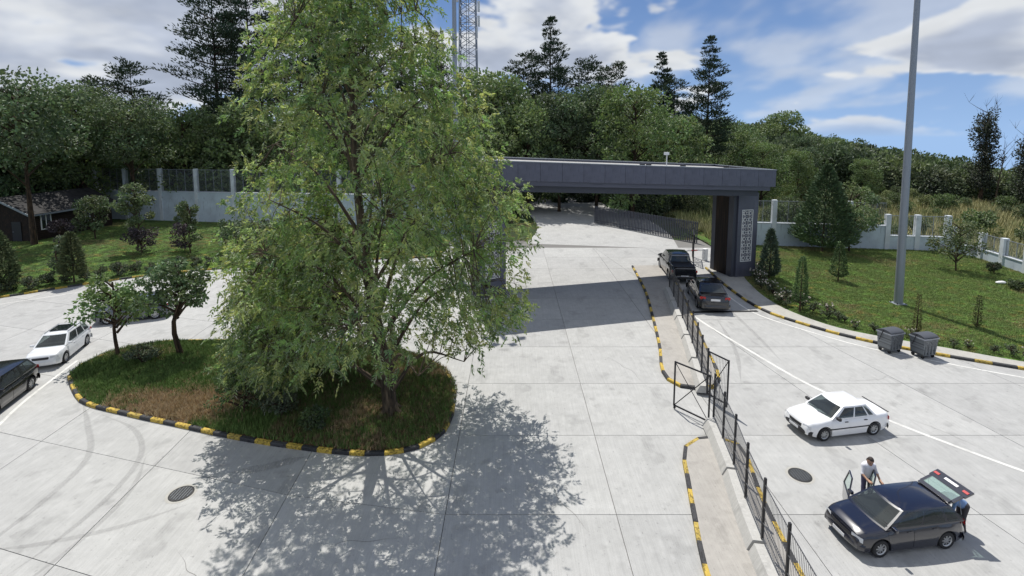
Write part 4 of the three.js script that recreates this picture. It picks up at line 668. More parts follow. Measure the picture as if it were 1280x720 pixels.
// ---------------------------------------------------------------- planting on the right lawn
{
  const big = coneTree('conifer', 71, { H: 8.4, R: 3.3, n: 9000, leaf: 0.34, col: [0.09, 0.14, 0.06], stem: 0.08, shape: 0.8 });
  place(big, [29.3, 0.09, -46.0], 0.3, 'big dark conical conifer before the right wall', 'conifer');
  place(broadTree('young_tree', 72, { H: 6.6, R: 2.2, base: 0.22, lobes: 24, per: 130, leaf: 0.24, col: [0.14, 0.20, 0.07], trunkR: 0.09 }), [32.0, 0.09, -46.2], 1, 'lighter green young tree touching the big conifer on the right lawn', 'tree');
  place(coneTree('cypress', 73, { H: 3.6, R: 0.42, n: 2200, leaf: 0.13, col: [0.08, 0.14, 0.045], stem: 0.2, shape: 0.45 }), [17.9, 0.09, -29.9], 0, 'slim upright cypress on a bare stem beside the sidewalk', 'cypress');
  place(coneTree('cypress', 74, { H: 2.95, R: 0.62, n: 2200, leaf: 0.14, col: [0.08, 0.13, 0.045], stem: 0.12, shape: 0.5 }), [24.6, 0.09, -36.5], 0, 'short rounded cypress in the middle of the right lawn', 'cypress');
  place(coneTree('cypress', 75, { H: 2.3, R: 0.17, n: 700, leaf: 0.1, col: [0.12, 0.125, 0.035], stem: 0.05, shape: 0.35 }), [22.4, 0.09, -26.5], 0, 'thin yellowish sapling right behind the waste containers', 'cypress');
  place(coneTree('cypress', 76, { H: 1.9, R: 0.18, n: 700, leaf: 0.1, col: [0.10, 0.12, 0.035], stem: 0.05, shape: 0.35 }), [26.6, 0.09, -27.4], 0, 'thin yellowish sapling alone near the right edge of the lawn', 'cypress');
  place(coneTree('conifer', 77, { H: 3.9, R: 0.85, n: 2800, leaf: 0.24, col: [0.095, 0.135, 0.08], stem: 0.06, shape: 0.75 }), [19.8, 0.09, -37.3], 0.5, 'young grey green spruce beside the right gate pillar', 'conifer');
  place(broadTree('young_tree', 78, { H: 4.2, R: 1.9, base: 0.3, lobes: 26, per: 90, leaf: 0.18, col: [0.12, 0.155, 0.05], trunkR: 0.06 }), [36.0, 0.09, -39.3], 0.5, 'wispy pale green young tree before the corner of the right wall', 'tree');
  place(bushProto(79, 0.9, 0.45, [0.055, 0.085, 0.03]), [38.4, 0.09, -38.6], 0, 'small dark shrub right of the wispy young tree', 'shrub'); place(bushProto(80, 0.7, 0.5, [0.07, 0.11, 0.03]), [35.9, 0.09, -34.4], 0, 'tiny shrub alone low on the right lawn near the wall', 'shrub');
  // rose and ground-cover plants along the sidewalk
  const rose = (seed, fl) => { const b = broadTree('rose_bush', seed, { H: 0.85, R: 0.42, base: 0.3, lobes: 10, per: 34, leaf: 0.11, col: [0.07, 0.10, 0.035], trunkR: 0.02, mat: LEAF.shrub }); const F = new Foliage(), r = mulberry(seed + 5); for (let i = 0; i < fl * 7; i++) { const a = Math.floor(i / 7) * 2.4, c = V(Math.cos(a) * 0.36, 0.62 + 0.28 * hash(Math.floor(i / 7), seed), Math.sin(a) * 0.36), d = unit(r); F.leaf(c, d, across(d, r), 0.08, 0.08, [0.68, 0.62, 0.54]); } if (fl) part('blossom', F.build(), LEAF.shrub, b); return b; };
  const R0 = rose(501, 9), R1 = rose(502, 5), R2 = rose(503, 0); let k = 0;
  const c = curve(GRASS_RIGHT);
  for (let i = 0; i < 44; i++) { const u = lerp(0.02, 0.86, i / 43) + rr(-0.006, 0.006), p = c.getPointAt(clamp(u)), t = c.getTangentAt(clamp(u)), q = rr(0.3, i < 18 ? 1.4 : 0.65), src = i < 14 ? (i % 3 ? R0 : R1) : i % 3 ? R2 : R1, pos = [p.x + t.z * -q * -1, 0.09, p.z - t.x * q], near = u < 0.33; const s = (near ? rr(0.8, 1.15) : rr(0.45, 0.75)), label = near ? 'rose bush in the bed between sidewalk and gate pillar' : 'low ground cover plant along the right lawn edge', group = near ? 'rose bushes by the gate pillar' : 'low plants along the right lawn edge'; if (src.parent) { const o = copyOf(src, pos, rnd() * 6, label, s); o.userData.group = group; o.userData.category = 'shrub'; } else place(src, pos, 0, label, 'shrub', group, s); }
}
// ---------------------------------------------------------------- planting on the left lawn
{
  place(broadTree('young_tree', 91, { H: 6.6, R: 1.55, base: 0.2, lobes: 26, per: 100, leaf: 0.26, col: [0.12, 0.165, 0.06], trunkR: 0.07 }), [-35.6, 0.09, -46.3], 0, 'pale leaved young tree before the tall left wall', 'tree');
  place(broadTree('young_tree', 92, { H: 5.1, R: 1.1, base: 0.25, lobes: 20, per: 90, leaf: 0.22, col: [0.10, 0.14, 0.045], trunkR: 0.06 }), [-30.0, 0.09, -45.4], 0, 'slim green young tree right of the pale leaved one', 'tree');
  place(broadTree('young_tree', 93, { H: 4.6, R: 1.9, base: 0.15, lobes: 24, per: 100, leaf: 0.26, col: [0.11, 0.15, 0.055], trunkR: 0.07 }), [-44.2, 0.09, -51.8], 0, 'low spreading pale tree right of the cabin', 'tree');
  [[-34.4, -45.2, 2.6, 'purple leaved shrub at the foot of the pale leaved young tree'], [-31.2, -46.4, 2.7, 'purple leaved shrub before the tall left wall'], [-45.6, -49.2, 2.4, 'dark purple shrub below the cabin window']].forEach(([x, z, h, l], i) => place(bushProto(94 + i, h, h * 0.5, [0.06, 0.04, 0.05], 0.2, 18), [x, 0.09, z], i, l, 'shrub'));
  [[-26.4, -46.5, 3.0, 'round dark shrub beside the drooping edge of the big tree'], [-23.5, -45, 3.2, 'broad dark shrub behind the big tree'], [-19.0, -46.0, 2.8, 'dark shrub behind the trunk of the big tree']].forEach(([x, z, h, l], i) => place(bushProto(97 + i, h, h * 0.7, [0.08, 0.125, 0.045], 0.24, 24), [x, 0.09, z], i, l, 'shrub'));
  place(coneTree('conifer', 101, { H: 4.4, R: 1.25, n: 4200, leaf: 0.26, col: [0.085, 0.115, 0.045], stem: 0.12, shape: 0.6 }), [-36.2, 0.09, -34.2], 0, 'young bushy conifer at the left edge of the view', 'conifer');
  place(coneTree('conifer', 102, { H: 3.9, R: 0.9, n: 3200, leaf: 0.24, col: [0.09, 0.115, 0.045], stem: 0.16, shape: 0.6 }), [-32.6, 0.09, -36.0], 0, 'young conifer at the left kerb opposite the white car', 'conifer');
  place(broadTree('young_tree', 103, { H: 3.6, R: 0.9, base: 0.25, lobes: 14, per: 60, leaf: 0.2, col: [0.09, 0.125, 0.055], trunkR: 0.04 }), [-33.6, 0.09, -36.4], 0, 'wispy young tree left of the kerbside conifer', 'tree');
  const H0 = bushProto(104, 1.05, 0.55, [0.075, 0.105, 0.045], 0.13, 12), c = curve(KERB_LEFT);
  for (let i = 0; i < 26; i++) { const u = lerp(0.16, 0.72, i / 25), p = c.getPointAt(u), t = c.getTangentAt(u), q = rr(0.7, 1.4), pos = [p.x + t.z * q, 0.09, p.z - t.x * q]; if (H0.parent) copyOf(H0, pos, rnd() * 6, 'low dark hedge plant along the left kerb', rr(0.7, 1.2)); else place(H0, pos, 0, 'low dark hedge plant along the left kerb', 'shrub', 'hedge plants along the left kerb'); }
}

// ---------------------------------------------------------------- cars (local x forward, y up, z to the car's right-hand side as seen from above the left)
const pw = (pts, x) => { if (x <= pts[0][0]) return pts[0][1]; for (let i = 1; i < pts.length; i++) if (x <= pts[i][0]) { const [a, p] = pts[i - 1], [b, q] = pts[i], t = (x - a) / (b - a); return lerp(p, q, t * t * (3 - 2 * t) * 0.5 + t * 0.5); } return pts[pts.length - 1][1]; };
function grid(nu, nv, f, flip) { const P = [], I = [], U = []; for (let i = 0; i <= nu; i++) for (let j = 0; j <= nv; j++) { P.push(...f(i / nu, j / nv)); U.push(i / nu, j / nv); if (i && j) { const a = i * (nv + 1) + j, b = a - 1, c = a - nv - 1, d = c - 1; flip ? I.push(a, b, c, b, d, c) : I.push(a, c, b, b, c, d); } } return tri(P, I, U); }
function wheelGeo(R, W) {
  const t = new THREE.LatheGeometry([[R * 0.66, -W / 2], [R * 0.93, -W / 2], [R, -W * 0.36], [R, W * 0.36], [R * 0.93, W / 2], [R * 0.66, W / 2]].map(([a, b]) => new THREE.Vector2(a, b)), 28); t.rotateX(Math.PI / 2);
  const list = [new THREE.LatheGeometry([[R * 0.56, W * 0.34], [R * 0.66, W * 0.46], [R * 0.68, W * 0.40], [R * 0.68, -W * 0.4]].map(([a, b]) => new THREE.Vector2(a, b)), 28).rotateX(Math.PI / 2)];
  for (let k = 0; k < 8; k++) { const b = box(R * 0.5, R * 0.16, W * 0.12, R * 0.33, 0, W * 0.3); b.rotateZ(k / 8 * 6.2832); list.push(b); }
  list.push(new THREE.CylinderGeometry(R * 0.15, R * 0.15, W * 0.2, 14).rotateX(Math.PI / 2).translate(0, 0, W * 0.3));
  const hub = new THREE.CylinderGeometry(R * 0.62, R * 0.62, 0.02, 20).rotateX(Math.PI / 2);
  return [t, mergeGeometries(list), hub];
}
function makeCar(name, label, pos, heading, s) {
  const car = thing(name, label, s.category ?? 'car', pos, heading, s.group); car.scale.setScalar(s.scale ?? 1); const P = paint(...s.paint), hw = s.W / 2, L2 = s.L / 2;
  const halfW = (x) => hw * (1 - 0.10 * smooth(L2 - 0.75, L2, Math.abs(x)) - 0.07 * smooth(L2 - 0.18, L2, Math.abs(x)));
  const top = (x) => pw(s.deck, x), R = s.wheelR, arch = (x) => Math.max(...s.axles.map((a) => { const d = Math.abs(x - a), q = R + 0.075; return d < q ? R + Math.sqrt(q * q - d * d) : 0; }));
  const bottom = (x) => Math.max(lerp(s.clear, s.clear + 0.13, smooth(L2 - 0.5, L2, Math.abs(x))), arch(x));
  // lower body, lofted along the car with the wheel arches cut out of it
  const xs = []; for (let i = 0; i <= 60; i++) xs.push(-L2 + s.L * i / 60); for (const a of s.axles) for (const q of [-1, 1]) { xs.push(a + q * (R + 0.0751), a + q * (R + 0.0749)); } xs.sort((a, b) => a - b);
  const sideZ = (x, y) => { const w = halfW(x), b = s.clear, t = top(x), f = clamp((y - b) / (t - b)); return w * (0.955 + 0.045 * Math.sin(Math.PI * Math.min(1, f * 1.05)) - 0.05 * smooth(0.72, 1, f)); };
  const ring = (x) => { const yb = bottom(x), yt = top(x), pts = [], cr = s.crown ?? 0.035, N = 7; pts.push([0, yb], [sideZ(x, yb) * 0.8, yb]); for (let i = 0; i <= N; i++) { const y = lerp(yb + 0.005, yt - 0.045, i / N); pts.push([sideZ(x, y), y]); } const we = sideZ(x, yt); pts.push([we * 0.97, yt - 0.012], [we * 0.9, yt + cr * 0.25], [we * 0.5, yt + cr * 0.8], [0, yt + cr]); return pts; };
  const rings = xs.map(ring), n = rings[0].length, Q = [], I = [], ring2 = 2 * n - 2;
  rings.forEach((pts, i) => { const full = [...pts, ...pts.slice(1, -1).reverse().map(([z, y]) => [-z, y])]; for (const [z, y] of full) Q.push(xs[i], y, z); if (i) for (let k = 0; k < ring2; k++) { const a = i * ring2 + k, b = i * ring2 + (k + 1) % ring2, c = a - ring2, d = b - ring2; I.push(a, b, c, b, d, c); } });
  for (const [base, f] of [[0, 1], [(xs.length - 1) * ring2, -1]]) for (let k = 1; k + 1 < ring2; k++) f > 0 ? I.push(base, base + k, base + k + 1) : I.push(base, base + k + 1, base + k);
  let bg = tri(Q, I); bg = toCreasedNormals(bg, 0.85); part('body', bg, P, car);
  // cabin
  const c = s.cabin, up = (t) => lerp(c.y0, c.y1, t), cw = (t) => lerp(c.w0, c.w1, Math.pow(t, 1.15)), xf = (t) => lerp(c.f0, c.f1, t) , xr = (t) => lerp(c.r0, c.r1, t), bow = c.bow ?? 0.09;
  const front = (v, t, o = 0) => [xf(t) + bow * (1 - v * v) + o * 0.75, up(t) + o * 0.6, v * cw(t)], rear = (v, t, o = 0) => [xr(t) - bow * 0.7 * (1 - v * v) - o * 0.75, up(t) + o * 0.6, v * cw(t)];
  const side = (q, t, sg, o = 0) => [lerp(xr(t), xf(t), q), up(t), sg * (cw(t) + o + 0.02 * Math.sin(Math.PI * q))];
  // the shell leaves real openings for the panes: [from, to] spans of glass along each face
  const holed = (f, spans, t0, t1, fl) => { const out = [], rect = (a, b, c0, c1) => out.push(grid(Math.max(1, Math.round((b - a) * 8)), 3, (u, t) => f(lerp(a, b, u), lerp(c0, c1, t)), fl)); rect(0, 1, 0, t0); rect(0, 1, t1, 1); let at = 0; for (const [a, b] of [...spans, [1, 1]]) { if (a > at + 1e-6) rect(at, a, t0, t1); at = b; } return out; };
  const shell = [...holed((u, t) => front(u * 2 - 1, t), [[0.05, 0.95]], 0.07, 0.92, false), ...holed((u, t) => side(u, t, 1), s.windows, 0.1, 0.88, true), ...holed((u, t) => side(u, t, -1), s.windows, 0.1, 0.88, false)];
  if (!s.openRear) shell.push(...holed((u, t) => rear(u * 2 - 1, t), [[0.07, 0.93]], 0.14, 0.88, true));
  // inside: trim floor at belt height, seats, dashboard, steering wheel
  part('cabin_floor', box(c.f0 - c.r0 - 0.16, 0.02, c.w0 * 2 - 0.16, (c.f0 + c.r0) / 2 - 0.02, Math.max(c.y0, top(c.r0 + 0.3), top(0)) + (s.crown ?? 0.035) + 0.014, 0), M.interior, car);
  const sy = c.y0 + 0.02, fx = lerp(xr(0.5), xf(0.5), 0.60), rx = lerp(xr(0.5), xf(0.5), 0.22);
  for (const sg of [1, -1]) { part('seat', rbox(0.13, (c.y1 - c.y0) * 0.62, 0.46, 0.05, fx, sy + (c.y1 - c.y0) * 0.31, sg * 0.36), M.seat, car); part('headrest', rbox(0.09, 0.13, 0.24, 0.035, fx - 0.02, sy + (c.y1 - c.y0) * 0.72, sg * 0.36), M.seat, car); }
  part('rear_seat', rbox(0.14, (c.y1 - c.y0) * 0.6, c.w0 * 1.6, 0.05, rx, sy + (c.y1 - c.y0) * 0.3, 0), M.seat, car);
  part('dashboard', rbox(0.34, 0.12, c.w0 * 1.72, 0.04, c.f0 - 0.32, c.y0 + 0.08, 0), M.interior, car); part('steering_wheel', new THREE.TorusGeometry(0.17, 0.016, 6, 20).rotateY(Math.PI / 2).rotateZ(0.4).translate(c.f0 - 0.55, c.y0 + 0.12, -0.36), M.trim, car);
  shell.push(grid(12, 10, (u, w) => { const v = w * 2 - 1, a = rear(v, 1), b = front(v, 1), e = Math.pow(1 - Math.pow(Math.abs(u * 2 - 1), 3), 1) * (1 - Math.pow(Math.abs(v), 3)); return [lerp(a[0], b[0], u), c.y1 + (c.dome ?? 0.07) * e, lerp(a[2], b[2], u) + Math.sign(v) * 0.02 * Math.sin(Math.PI * u) * (Math.abs(v) > 0.99 ? 1 : 0)]; }, false));
  part('cabin', toCreasedNormals(mergeVertices(mergeGeometries(shell), 0.002), 0.75), P, car);
  const g = (f, v0, v1, t0, t1, fl, o = 0.008) => grid(6, 4, (u, t) => f(lerp(v0, v1, u), lerp(t0, t1, t), o), fl);
  part('windshield', g(front, -0.905, 0.905, 0.065, 0.925, false, 0.004), M.carGlass, car);
  if (!s.openRear) part('rear_window', g(rear, -0.865, 0.865, 0.135, 0.885, true, 0.004), M.carGlass, car);
  for (const sg of [1, -1]) for (const [q0, q1, slant] of s.windows) part('side_window', grid(6, 4, (u, t) => { const tt = lerp(0.095, 0.885, t), q = lerp(q0 - 0.003, q1 + 0.003, u); return side(q, tt, sg, 0.004); }, sg > 0), M.carGlass, car);
  // doors: skins just proud of the body side, each with a handle
  for (const sg of [1, -1]) for (const [x0, x1, open] of s.doors) {
    if (open && open === sg) continue;
    const d = part('door', grid(8, 6, (u, t) => { const x = lerp(x0, x1, u), y0 = Math.max(s.clear + 0.06, arch(x) + 0.03), y = lerp(y0, top(x) - 0.055, t); return [x, y, sg * (sideZ(x, y) + 0.006)]; }, sg > 0), P, car);
    part('handle', rbox(0.16, 0.03, 0.03, 0.008, x0 + 0.16, top(x0) - 0.13, sg * (sideZ(x0 + 0.16, top(x0) - 0.13) + 0.02)), s.handle ?? P, d);
  }
  const [tg, rg, hg] = wheelGeo(R, s.tyreW ?? 0.2);
  for (const a of s.axles) for (const sg of [1, -1]) { const w = new THREE.Group(); w.name = 'wheel'; w.position.set(a, R, sg * (hw - (s.tyreW ?? 0.2) / 2 - 0.015)); if (sg < 0) w.rotation.y = Math.PI; car.add(w); part('tyre', tg, M.rubber, w); part('rim', rg, s.rim ?? M.rim, w); part('hub', hg, M.trim, w); }
  // bumpers, lamps, plates, mirrors
  const bump = (dir, m) => part('bumper', grid(12, 4, (u, t) => { const v = u * 2 - 1, x = dir * (L2 + 0.02 + 0.05 * Math.sin(Math.PI * t) - 0.10 * v * v - 0.12 * Math.pow(Math.abs(v), 8)), y = lerp(s.clear + 0.07, s.bumpTop, t); return [x, y, v * hw * 0.985]; }, dir < 0), m, car);
  bump(1, s.bumper ?? P); bump(-1, s.bumper ?? P);
  const lamp = (nm, dir, sg, y, w, h, m, z0) => part(nm, grid(5, 3, (u, t) => { const z = sg * lerp(z0, hw * 0.94, u), v = z / hw; return [dir * (L2 + 0.018 - 0.10 * v * v - 0.07 * Math.pow(Math.abs(v), 8)), y + (t - 0.5) * h, z]; }, dir * sg > 0), m, car);
  for (const sg of [1, -1]) { lamp('headlight', 1, sg, s.lampY, 0, s.lampH ?? 0.15, M.lens, hw * 0.52); lamp('tail_light', -1, sg, s.tailY ?? s.lampY + 0.08, 0, 0.16, M.red, hw * (s.tailIn ?? 0.6)); part('mirror', rbox(0.12, 0.13, 0.2, 0.03, c.f0 - 0.22, c.y0 + 0.1, sg * (c.w0 + 0.13)), s.mirror ?? P, car); }
  part('grille', grid(6, 2, (u, t) => { const v = (u - 0.5) * 0.9, z = v * hw; return [L2 + 0.018 - 0.10 * v * v, s.lampY - 0.05 + (t - 0.5) * 0.14, z]; }, false), M.trim, car);
  part('number_plate', box(0.012, 0.11, 0.5, L2 + 0.075, s.clear + 0.24, 0), M.plate, car); part('number_plate', box(0.012, 0.11, 0.5, -L2 - (s.plateY ? 0.03 : 0.075), s.plateY ?? s.clear + 0.28, 0), M.plate, car);
  return { car, P, c, cw, up, side, rear };
}
const SEDAN = { L: 4.05, W: 1.62, clear: 0.17, wheelR: 0.285, axles: [-1.16, 1.26], deck: [[-2.025, 0.66], [-1.96, 0.86], [-1.25, 0.90], [0.8, 0.88], [1.75, 0.77], [1.97, 0.70], [2.025, 0.56]], cabin: { y0: 0.87, y1: 1.32, f0: 0.92, f1: 0.24, r0: -1.28, r1: -0.86, w0: 0.735, w1: 0.575 }, windows: [[0.06, 0.16], [0.2, 0.5], [0.54, 0.9]], doors: [[-0.86, 0.06], [0.08, 0.92]], bumpTop: 0.46, lampY: 0.6, bumper: M.trim, handle: M.trim, mirror: M.trim };
const head = (hx, hz) => Math.atan2(-hz, hx);
{
  const { car } = makeCar('white_sedan', 'old white boxy sedan driving left over the open concrete', [12.25, 0.004, -17.75], head(-1, 0.18), { ...SEDAN, scale: 0.86, paint: [0.80, 0.80, 0.80, 0.35] });
  part('rub_strip', box(2.2, 0.05, 0.014, 0.05, 0.5, 0.818), M.trim, car); part('rub_strip', box(2.2, 0.05, 0.014, 0.05, 0.5, -0.818), M.trim, car);
  part('wiper', box(0.02, 0.02, 0.5, 0.93, 0.93, 0.3, 0.4), M.trim, car); part('wiper', box(0.02, 0.02, 0.5, 0.93, 0.93, -0.3, 0.4), M.trim, car);
  part('boot_trim', box(0.05, 0.02, 1.3, -1.965, 0.905, 0), M.trim, car);
}
makeCar('black_sedan', 'black sedan seen from behind heading for the gate', [13.0, 0.004, -32.2], head(0.16, -1), { ...SEDAN, scale: 1.1, L: 4.3, W: 1.74, clear: 0.16, wheelR: 0.31, axles: [-1.28, 1.36], paint: [0.012, 0.012, 0.014, 0.25], deck: [[-2.15, 0.72], [-2.1, 0.95], [-1.4, 0.98], [0.8, 0.94], [1.8, 0.80], [2.08, 0.70], [2.15, 0.56]], cabin: { y0: 0.94, y1: 1.4, f0: 1.05, f1: 0.25, r0: -1.62, r1: -0.85, w0: 0.79, w1: 0.6 }, bumper: undefined, handle: undefined, mirror: undefined, bumpTop: 0.5, lampY: 0.64, tailY: 0.86, plateY: 0.78 });
{ // pickup: double cab, open bed with a cover
  const { car, P } = makeCar('pickup_truck', 'black double cab pickup under the canopy ahead of the black sedan', [13.1, 0.004, -38.7], head(0.10, -1), { scale: 1.08, L: 5.2, W: 1.84, clear: 0.3, wheelR: 0.38, tyreW: 0.26, axles: [-1.55, 1.6], category: 'pickup', paint: [0.014, 0.015, 0.018, 0.25], deck: [[-2.6, 1.0], [-2.56, 1.12], [-0.6, 1.13], [0.9, 1.12], [2.2, 1.06], [2.52, 0.96], [2.6, 0.7]], crown: 0.03, cabin: { y0: 1.11, y1: 1.74, f0: 1.35, f1: 0.55, r0: -0.95, r1: -0.78, w0: 0.83, w1: 0.68 }, windows: [[0.06, 0.42], [0.46, 0.9]], doors: [[-0.85, 0.15], [0.18, 1.15]], bumpTop: 0.62, lampY: 0.86, tailY: 0.9, tailIn: 0.82, plateY: 0.62 });
  part('bed_cover', rbox(1.5, 0.04, 1.5, 0.015, -1.75, 1.19, 0), M.trim, car); part('tailgate', rbox(0.03, 0.46, 1.36, 0.01, -2.625, 0.87, 0), P, car);
  for (const sg of [1, -1]) part('bed_rail', bar(V(-2.4, 1.26, sg * 0.8), V(-1.0, 1.26, sg * 0.8), 0.03, 6), M.rim, car); part('roll_bar', bars([[V(-1.1, 1.2, 0.7), V(-1.15, 1.68, 0.6)], [V(-1.15, 1.68, 0.6), V(-1.15, 1.68, -0.6)], [V(-1.15, 1.68, -0.6), V(-1.1, 1.2, -0.7)]], 0.035, 6), M.rim, car);
}
const SUV = { L: 4.35, W: 1.78, clear: 0.2, wheelR: 0.335, tyreW: 0.22, axles: [-1.32, 1.34], deck: [[-2.175, 0.78], [-2.12, 1.0], [-1.4, 1.02], [0.8, 1.0], [1.75, 0.93], [2.08, 0.82], [2.175, 0.62]], cabin: { y0: 0.99, y1: 1.55, f0: 1.12, f1: 0.34, r0: -2.0, r1: -1.62, w0: 0.81, w1: 0.63 }, windows: [[0.05, 0.24], [0.27, 0.55], [0.58, 0.91]], doors: [[-0.95, 0.06], [0.08, 1.05]], bumpTop: 0.56, lampY: 0.74, lampH: 0.16, tailY: 0.92, plateY: 0.8 };
{ const { car } = makeCar('white_suv', 'white SUV facing the camera left of the island', [-22.75, 0.004, -24.0], head(0.34, 1), { ...SUV, scale: 0.80, category: 'car', paint: [0.78, 0.79, 0.80, 0.3] }); for (const sg of [1, -1]) part('roof_rail', bar(V(-1.4, 1.61, sg * 0.58), V(0.3, 1.61, sg * 0.58), 0.022, 6), M.rim, car); part('roof_panel', rbox(1.1, 0.03, 0.9, 0.01, -0.5, 1.635, 0), M.glass, car); }
makeCar('black_car', 'black car cut by the left edge in front of the white SUV', [-21.3, 0.004, -19.3], head(0.30, 1), { ...SUV, scale: 0.85, category: 'car', L: 4.4, paint: [0.012, 0.012, 0.014, 0.25] });
makeCar('grey_car', 'dark grey car half hidden by the leaning small tree', [-22.9, 0.004, -29.2], head(-1, 0.42), { ...SUV, scale: 0.88, category: 'car', L: 4.3, clear: 0.17, paint: [0.09, 0.10, 0.12, 0.3, 0.3] });
{ // black hatchback with tailgate and far doors open
  const S = { L: 4.2, W: 1.76, clear: 0.17, wheelR: 0.31, tyreW: 0.21, axles: [-1.28, 1.30], openRear: true, paint: [0.012, 0.013, 0.022, 0.22], deck: [[-2.1, 0.66], [-2.06, 0.72], [-1.9, 0.96], [-1.4, 0.97], [0.8, 0.94], [1.75, 0.84], [2.03, 0.74], [2.1, 0.58]], cabin: { y0: 0.93, y1: 1.43, f0: 1.12, f1: 0.30, r0: -1.98, r1: -1.55, w0: 0.80, w1: 0.62 }, windows: [[0.05, 0.2], [0.24, 0.54], [0.57, 0.9]], doors: [[-0.92, 0.06, 1], [0.08, 1.04, 1]], bumpTop: 0.5, lampY: 0.66, lampH: 0.17, tailY: 0.86, tailIn: 0.78, plateY: 0.5 };
  const { car, P, c } = makeCar('black_hatchback', 'black hatchback with open tailgate and open far doors', [10.55, 0.004, -12.7], head(-1, 0.14), { ...S, scale: 0.77 });
  part('door_opening', box(1.94, 0.62, 0.02, 0.06, 0.56, S.W / 2 - 0.01), M.interior, car); part('cargo_floor', box(0.9, 0.02, 1.2, -1.45, 0.99, 0), M.interior, car); part('cargo_sill', box(0.05, 0.3, 1.3, -2.07, 0.8, 0), M.interior, car);
  // tailgate hinged at the back edge of the roof
  const tg = new THREE.Group(); tg.name = 'tailgate'; tg.position.set(c.r1 - 0.02, c.y1 + 0.02, 0); tg.rotation.z = -0.36; tg.scale.set(0.85, 1, 0.94); car.add(tg);
  part('gate_panel', mergeGeometries([box(0.14, 0.05, 1.24, -0.07, 0, 0), box(0.52, 0.05, 0.10, -0.40, 0, 0.60), box(0.52, 0.05, 0.10, -0.40, 0, -0.60), rbox(0.46, 0.07, 1.38, 0.03, -0.89, -0.0, 0).toNonIndexed ? box(0.46, 0.06, 1.38, -0.89, 0, 0) : null]), P, tg);
  part('rear_window', box(0.5, 0.02, 1.10, -0.40, 0.012, 0), M.clearGlass, tg); part('number_plate', box(0.12, 0.012, 0.5, -0.92, 0.037, 0), M.plate, tg);
  for (const sg of [1, -1]) { part('tail_light', box(0.12, 0.02, 0.2, -0.9, 0.036, sg * 0.55), M.red, tg); part('gas_strut', bar(V(-0.5, -0.02, sg * 0.6), V(-0.38, -0.62, sg * 0.63), 0.012, 5), M.steel, tg); }
  part('spoiler', rbox(0.2, 0.04, 1.2, 0.015, -0.06, 0.045, 0), P, tg);
  // far doors swung out
  for (const [x, w, a] of [[1.02, 0.94, 1.0], [0.05, 0.86, 0.95]]) {
    const d = new THREE.Group(); d.name = 'open_door'; d.position.set(x, 0, S.W / 2 - 0.02); d.rotation.y = a; car.add(d);   // hinge at the front edge
    part('door_panel', rbox(w, 0.66, 0.07, 0.025, -w / 2, 0.57, 0), P, d); part('inner_trim', box(w * 0.86, 0.5, 0.02, -w / 2, 0.57, -0.046), M.interior, d);
    part('window_frame', mergeGeometries([squareBar(V(-0.04, 0.9, 0), V(-0.40, 1.38, -0.14), 0.05), squareBar(V(-0.40, 1.38, -0.14), V(-w + 0.04, 1.38, -0.14), 0.05), squareBar(V(-w + 0.04, 1.36, -0.14), V(-w + 0.03, 0.9, 0), 0.05)]), P, d);
    part('door_window', tri([-0.07, 0.9, 0, -0.41, 1.36, -0.135, -w + 0.05, 1.36, -0.135, -w + 0.05, 0.9, 0], [0, 1, 2, 0, 2, 3]), M.clearGlass, d);
  }
}

// ---------------------------------------------------------------- people
function personMesh(bones, colourOf, cell = 0.022, k = 0.045) {
  let lo = V(9, 9, 9), hi = V(-9, -9, -9); for (const [a, b, ra, rb] of bones) { for (const [p, q] of [[a, ra], [b, rb]]) { lo.min(p.clone().addScalar(-q - 0.06)); hi.max(p.clone().addScalar(q + 0.06)); } }
  const size = Math.max(hi.x - lo.x, hi.y - lo.y, hi.z - lo.z), res = Math.ceil(size / cell), mc = new MarchingCubes(res, undefined, false, false, 120000), mid = lo.clone().add(hi).multiplyScalar(0.5), half = size / 2; mc.isolation = 0;
  const p = V(0, 0, 0), ab = V(0, 0, 0), ap = V(0, 0, 0), dist = ([a, b, ra, rb, sq]) => { ab.subVectors(b, a); ap.subVectors(p, a); const t = clamp(ap.dot(ab) / Math.max(1e-6, ab.lengthSq())); ap.addScaledVector(ab, -t); if (sq) ap.x /= sq; return ap.length() - lerp(ra, rb, t); };
  for (let z = 0; z < res; z++) for (let y = 0; y < res; y++) for (let x = 0; x < res; x++) {
    p.set(mid.x + ((x - res / 2) / (res / 2)) * half, mid.y + ((y - res / 2) / (res / 2)) * half, mid.z + ((z - res / 2) / (res / 2)) * half); let d = 9;
    for (const b of bones) { const q = dist(b), h = clamp(0.5 + 0.5 * (d - q) / k); d = lerp(d, q, h) - k * h * (1 - h); }
    mc.field[z * res * res + y * res + x] = -d;
  }
  mc.update(); const n = mc.count, P = new Float32Array(mc.positionArray.slice(0, n * 3)), N = new Float32Array(mc.normalArray.slice(0, n * 3)), K = new Float32Array(n * 3);
  for (let i = 0; i < n; i++) { p.set(P[i * 3] * half + mid.x, P[i * 3 + 1] * half + mid.y, P[i * 3 + 2] * half + mid.z); P.set([p.x, p.y, p.z], i * 3); let best = bones[0], bd = 9; for (const b of bones) { const d = dist(b); if (d < bd) { bd = d; best = b; } } K.set(colourOf(best[5], p), i * 3); }
  const g = new THREE.BufferGeometry(); g.setAttribute('position', new THREE.BufferAttribute(P, 3)); g.setAttribute('normal', new THREE.BufferAttribute(N, 3)); g.setAttribute('color', new THREE.BufferAttribute(K, 3)); return g;
}
const clothMat = new THREE.MeshStandardMaterial({ color: 0xffffff, vertexColors: true, roughness: 0.85 });
const SKIN = [0.42, 0.25, 0.17];
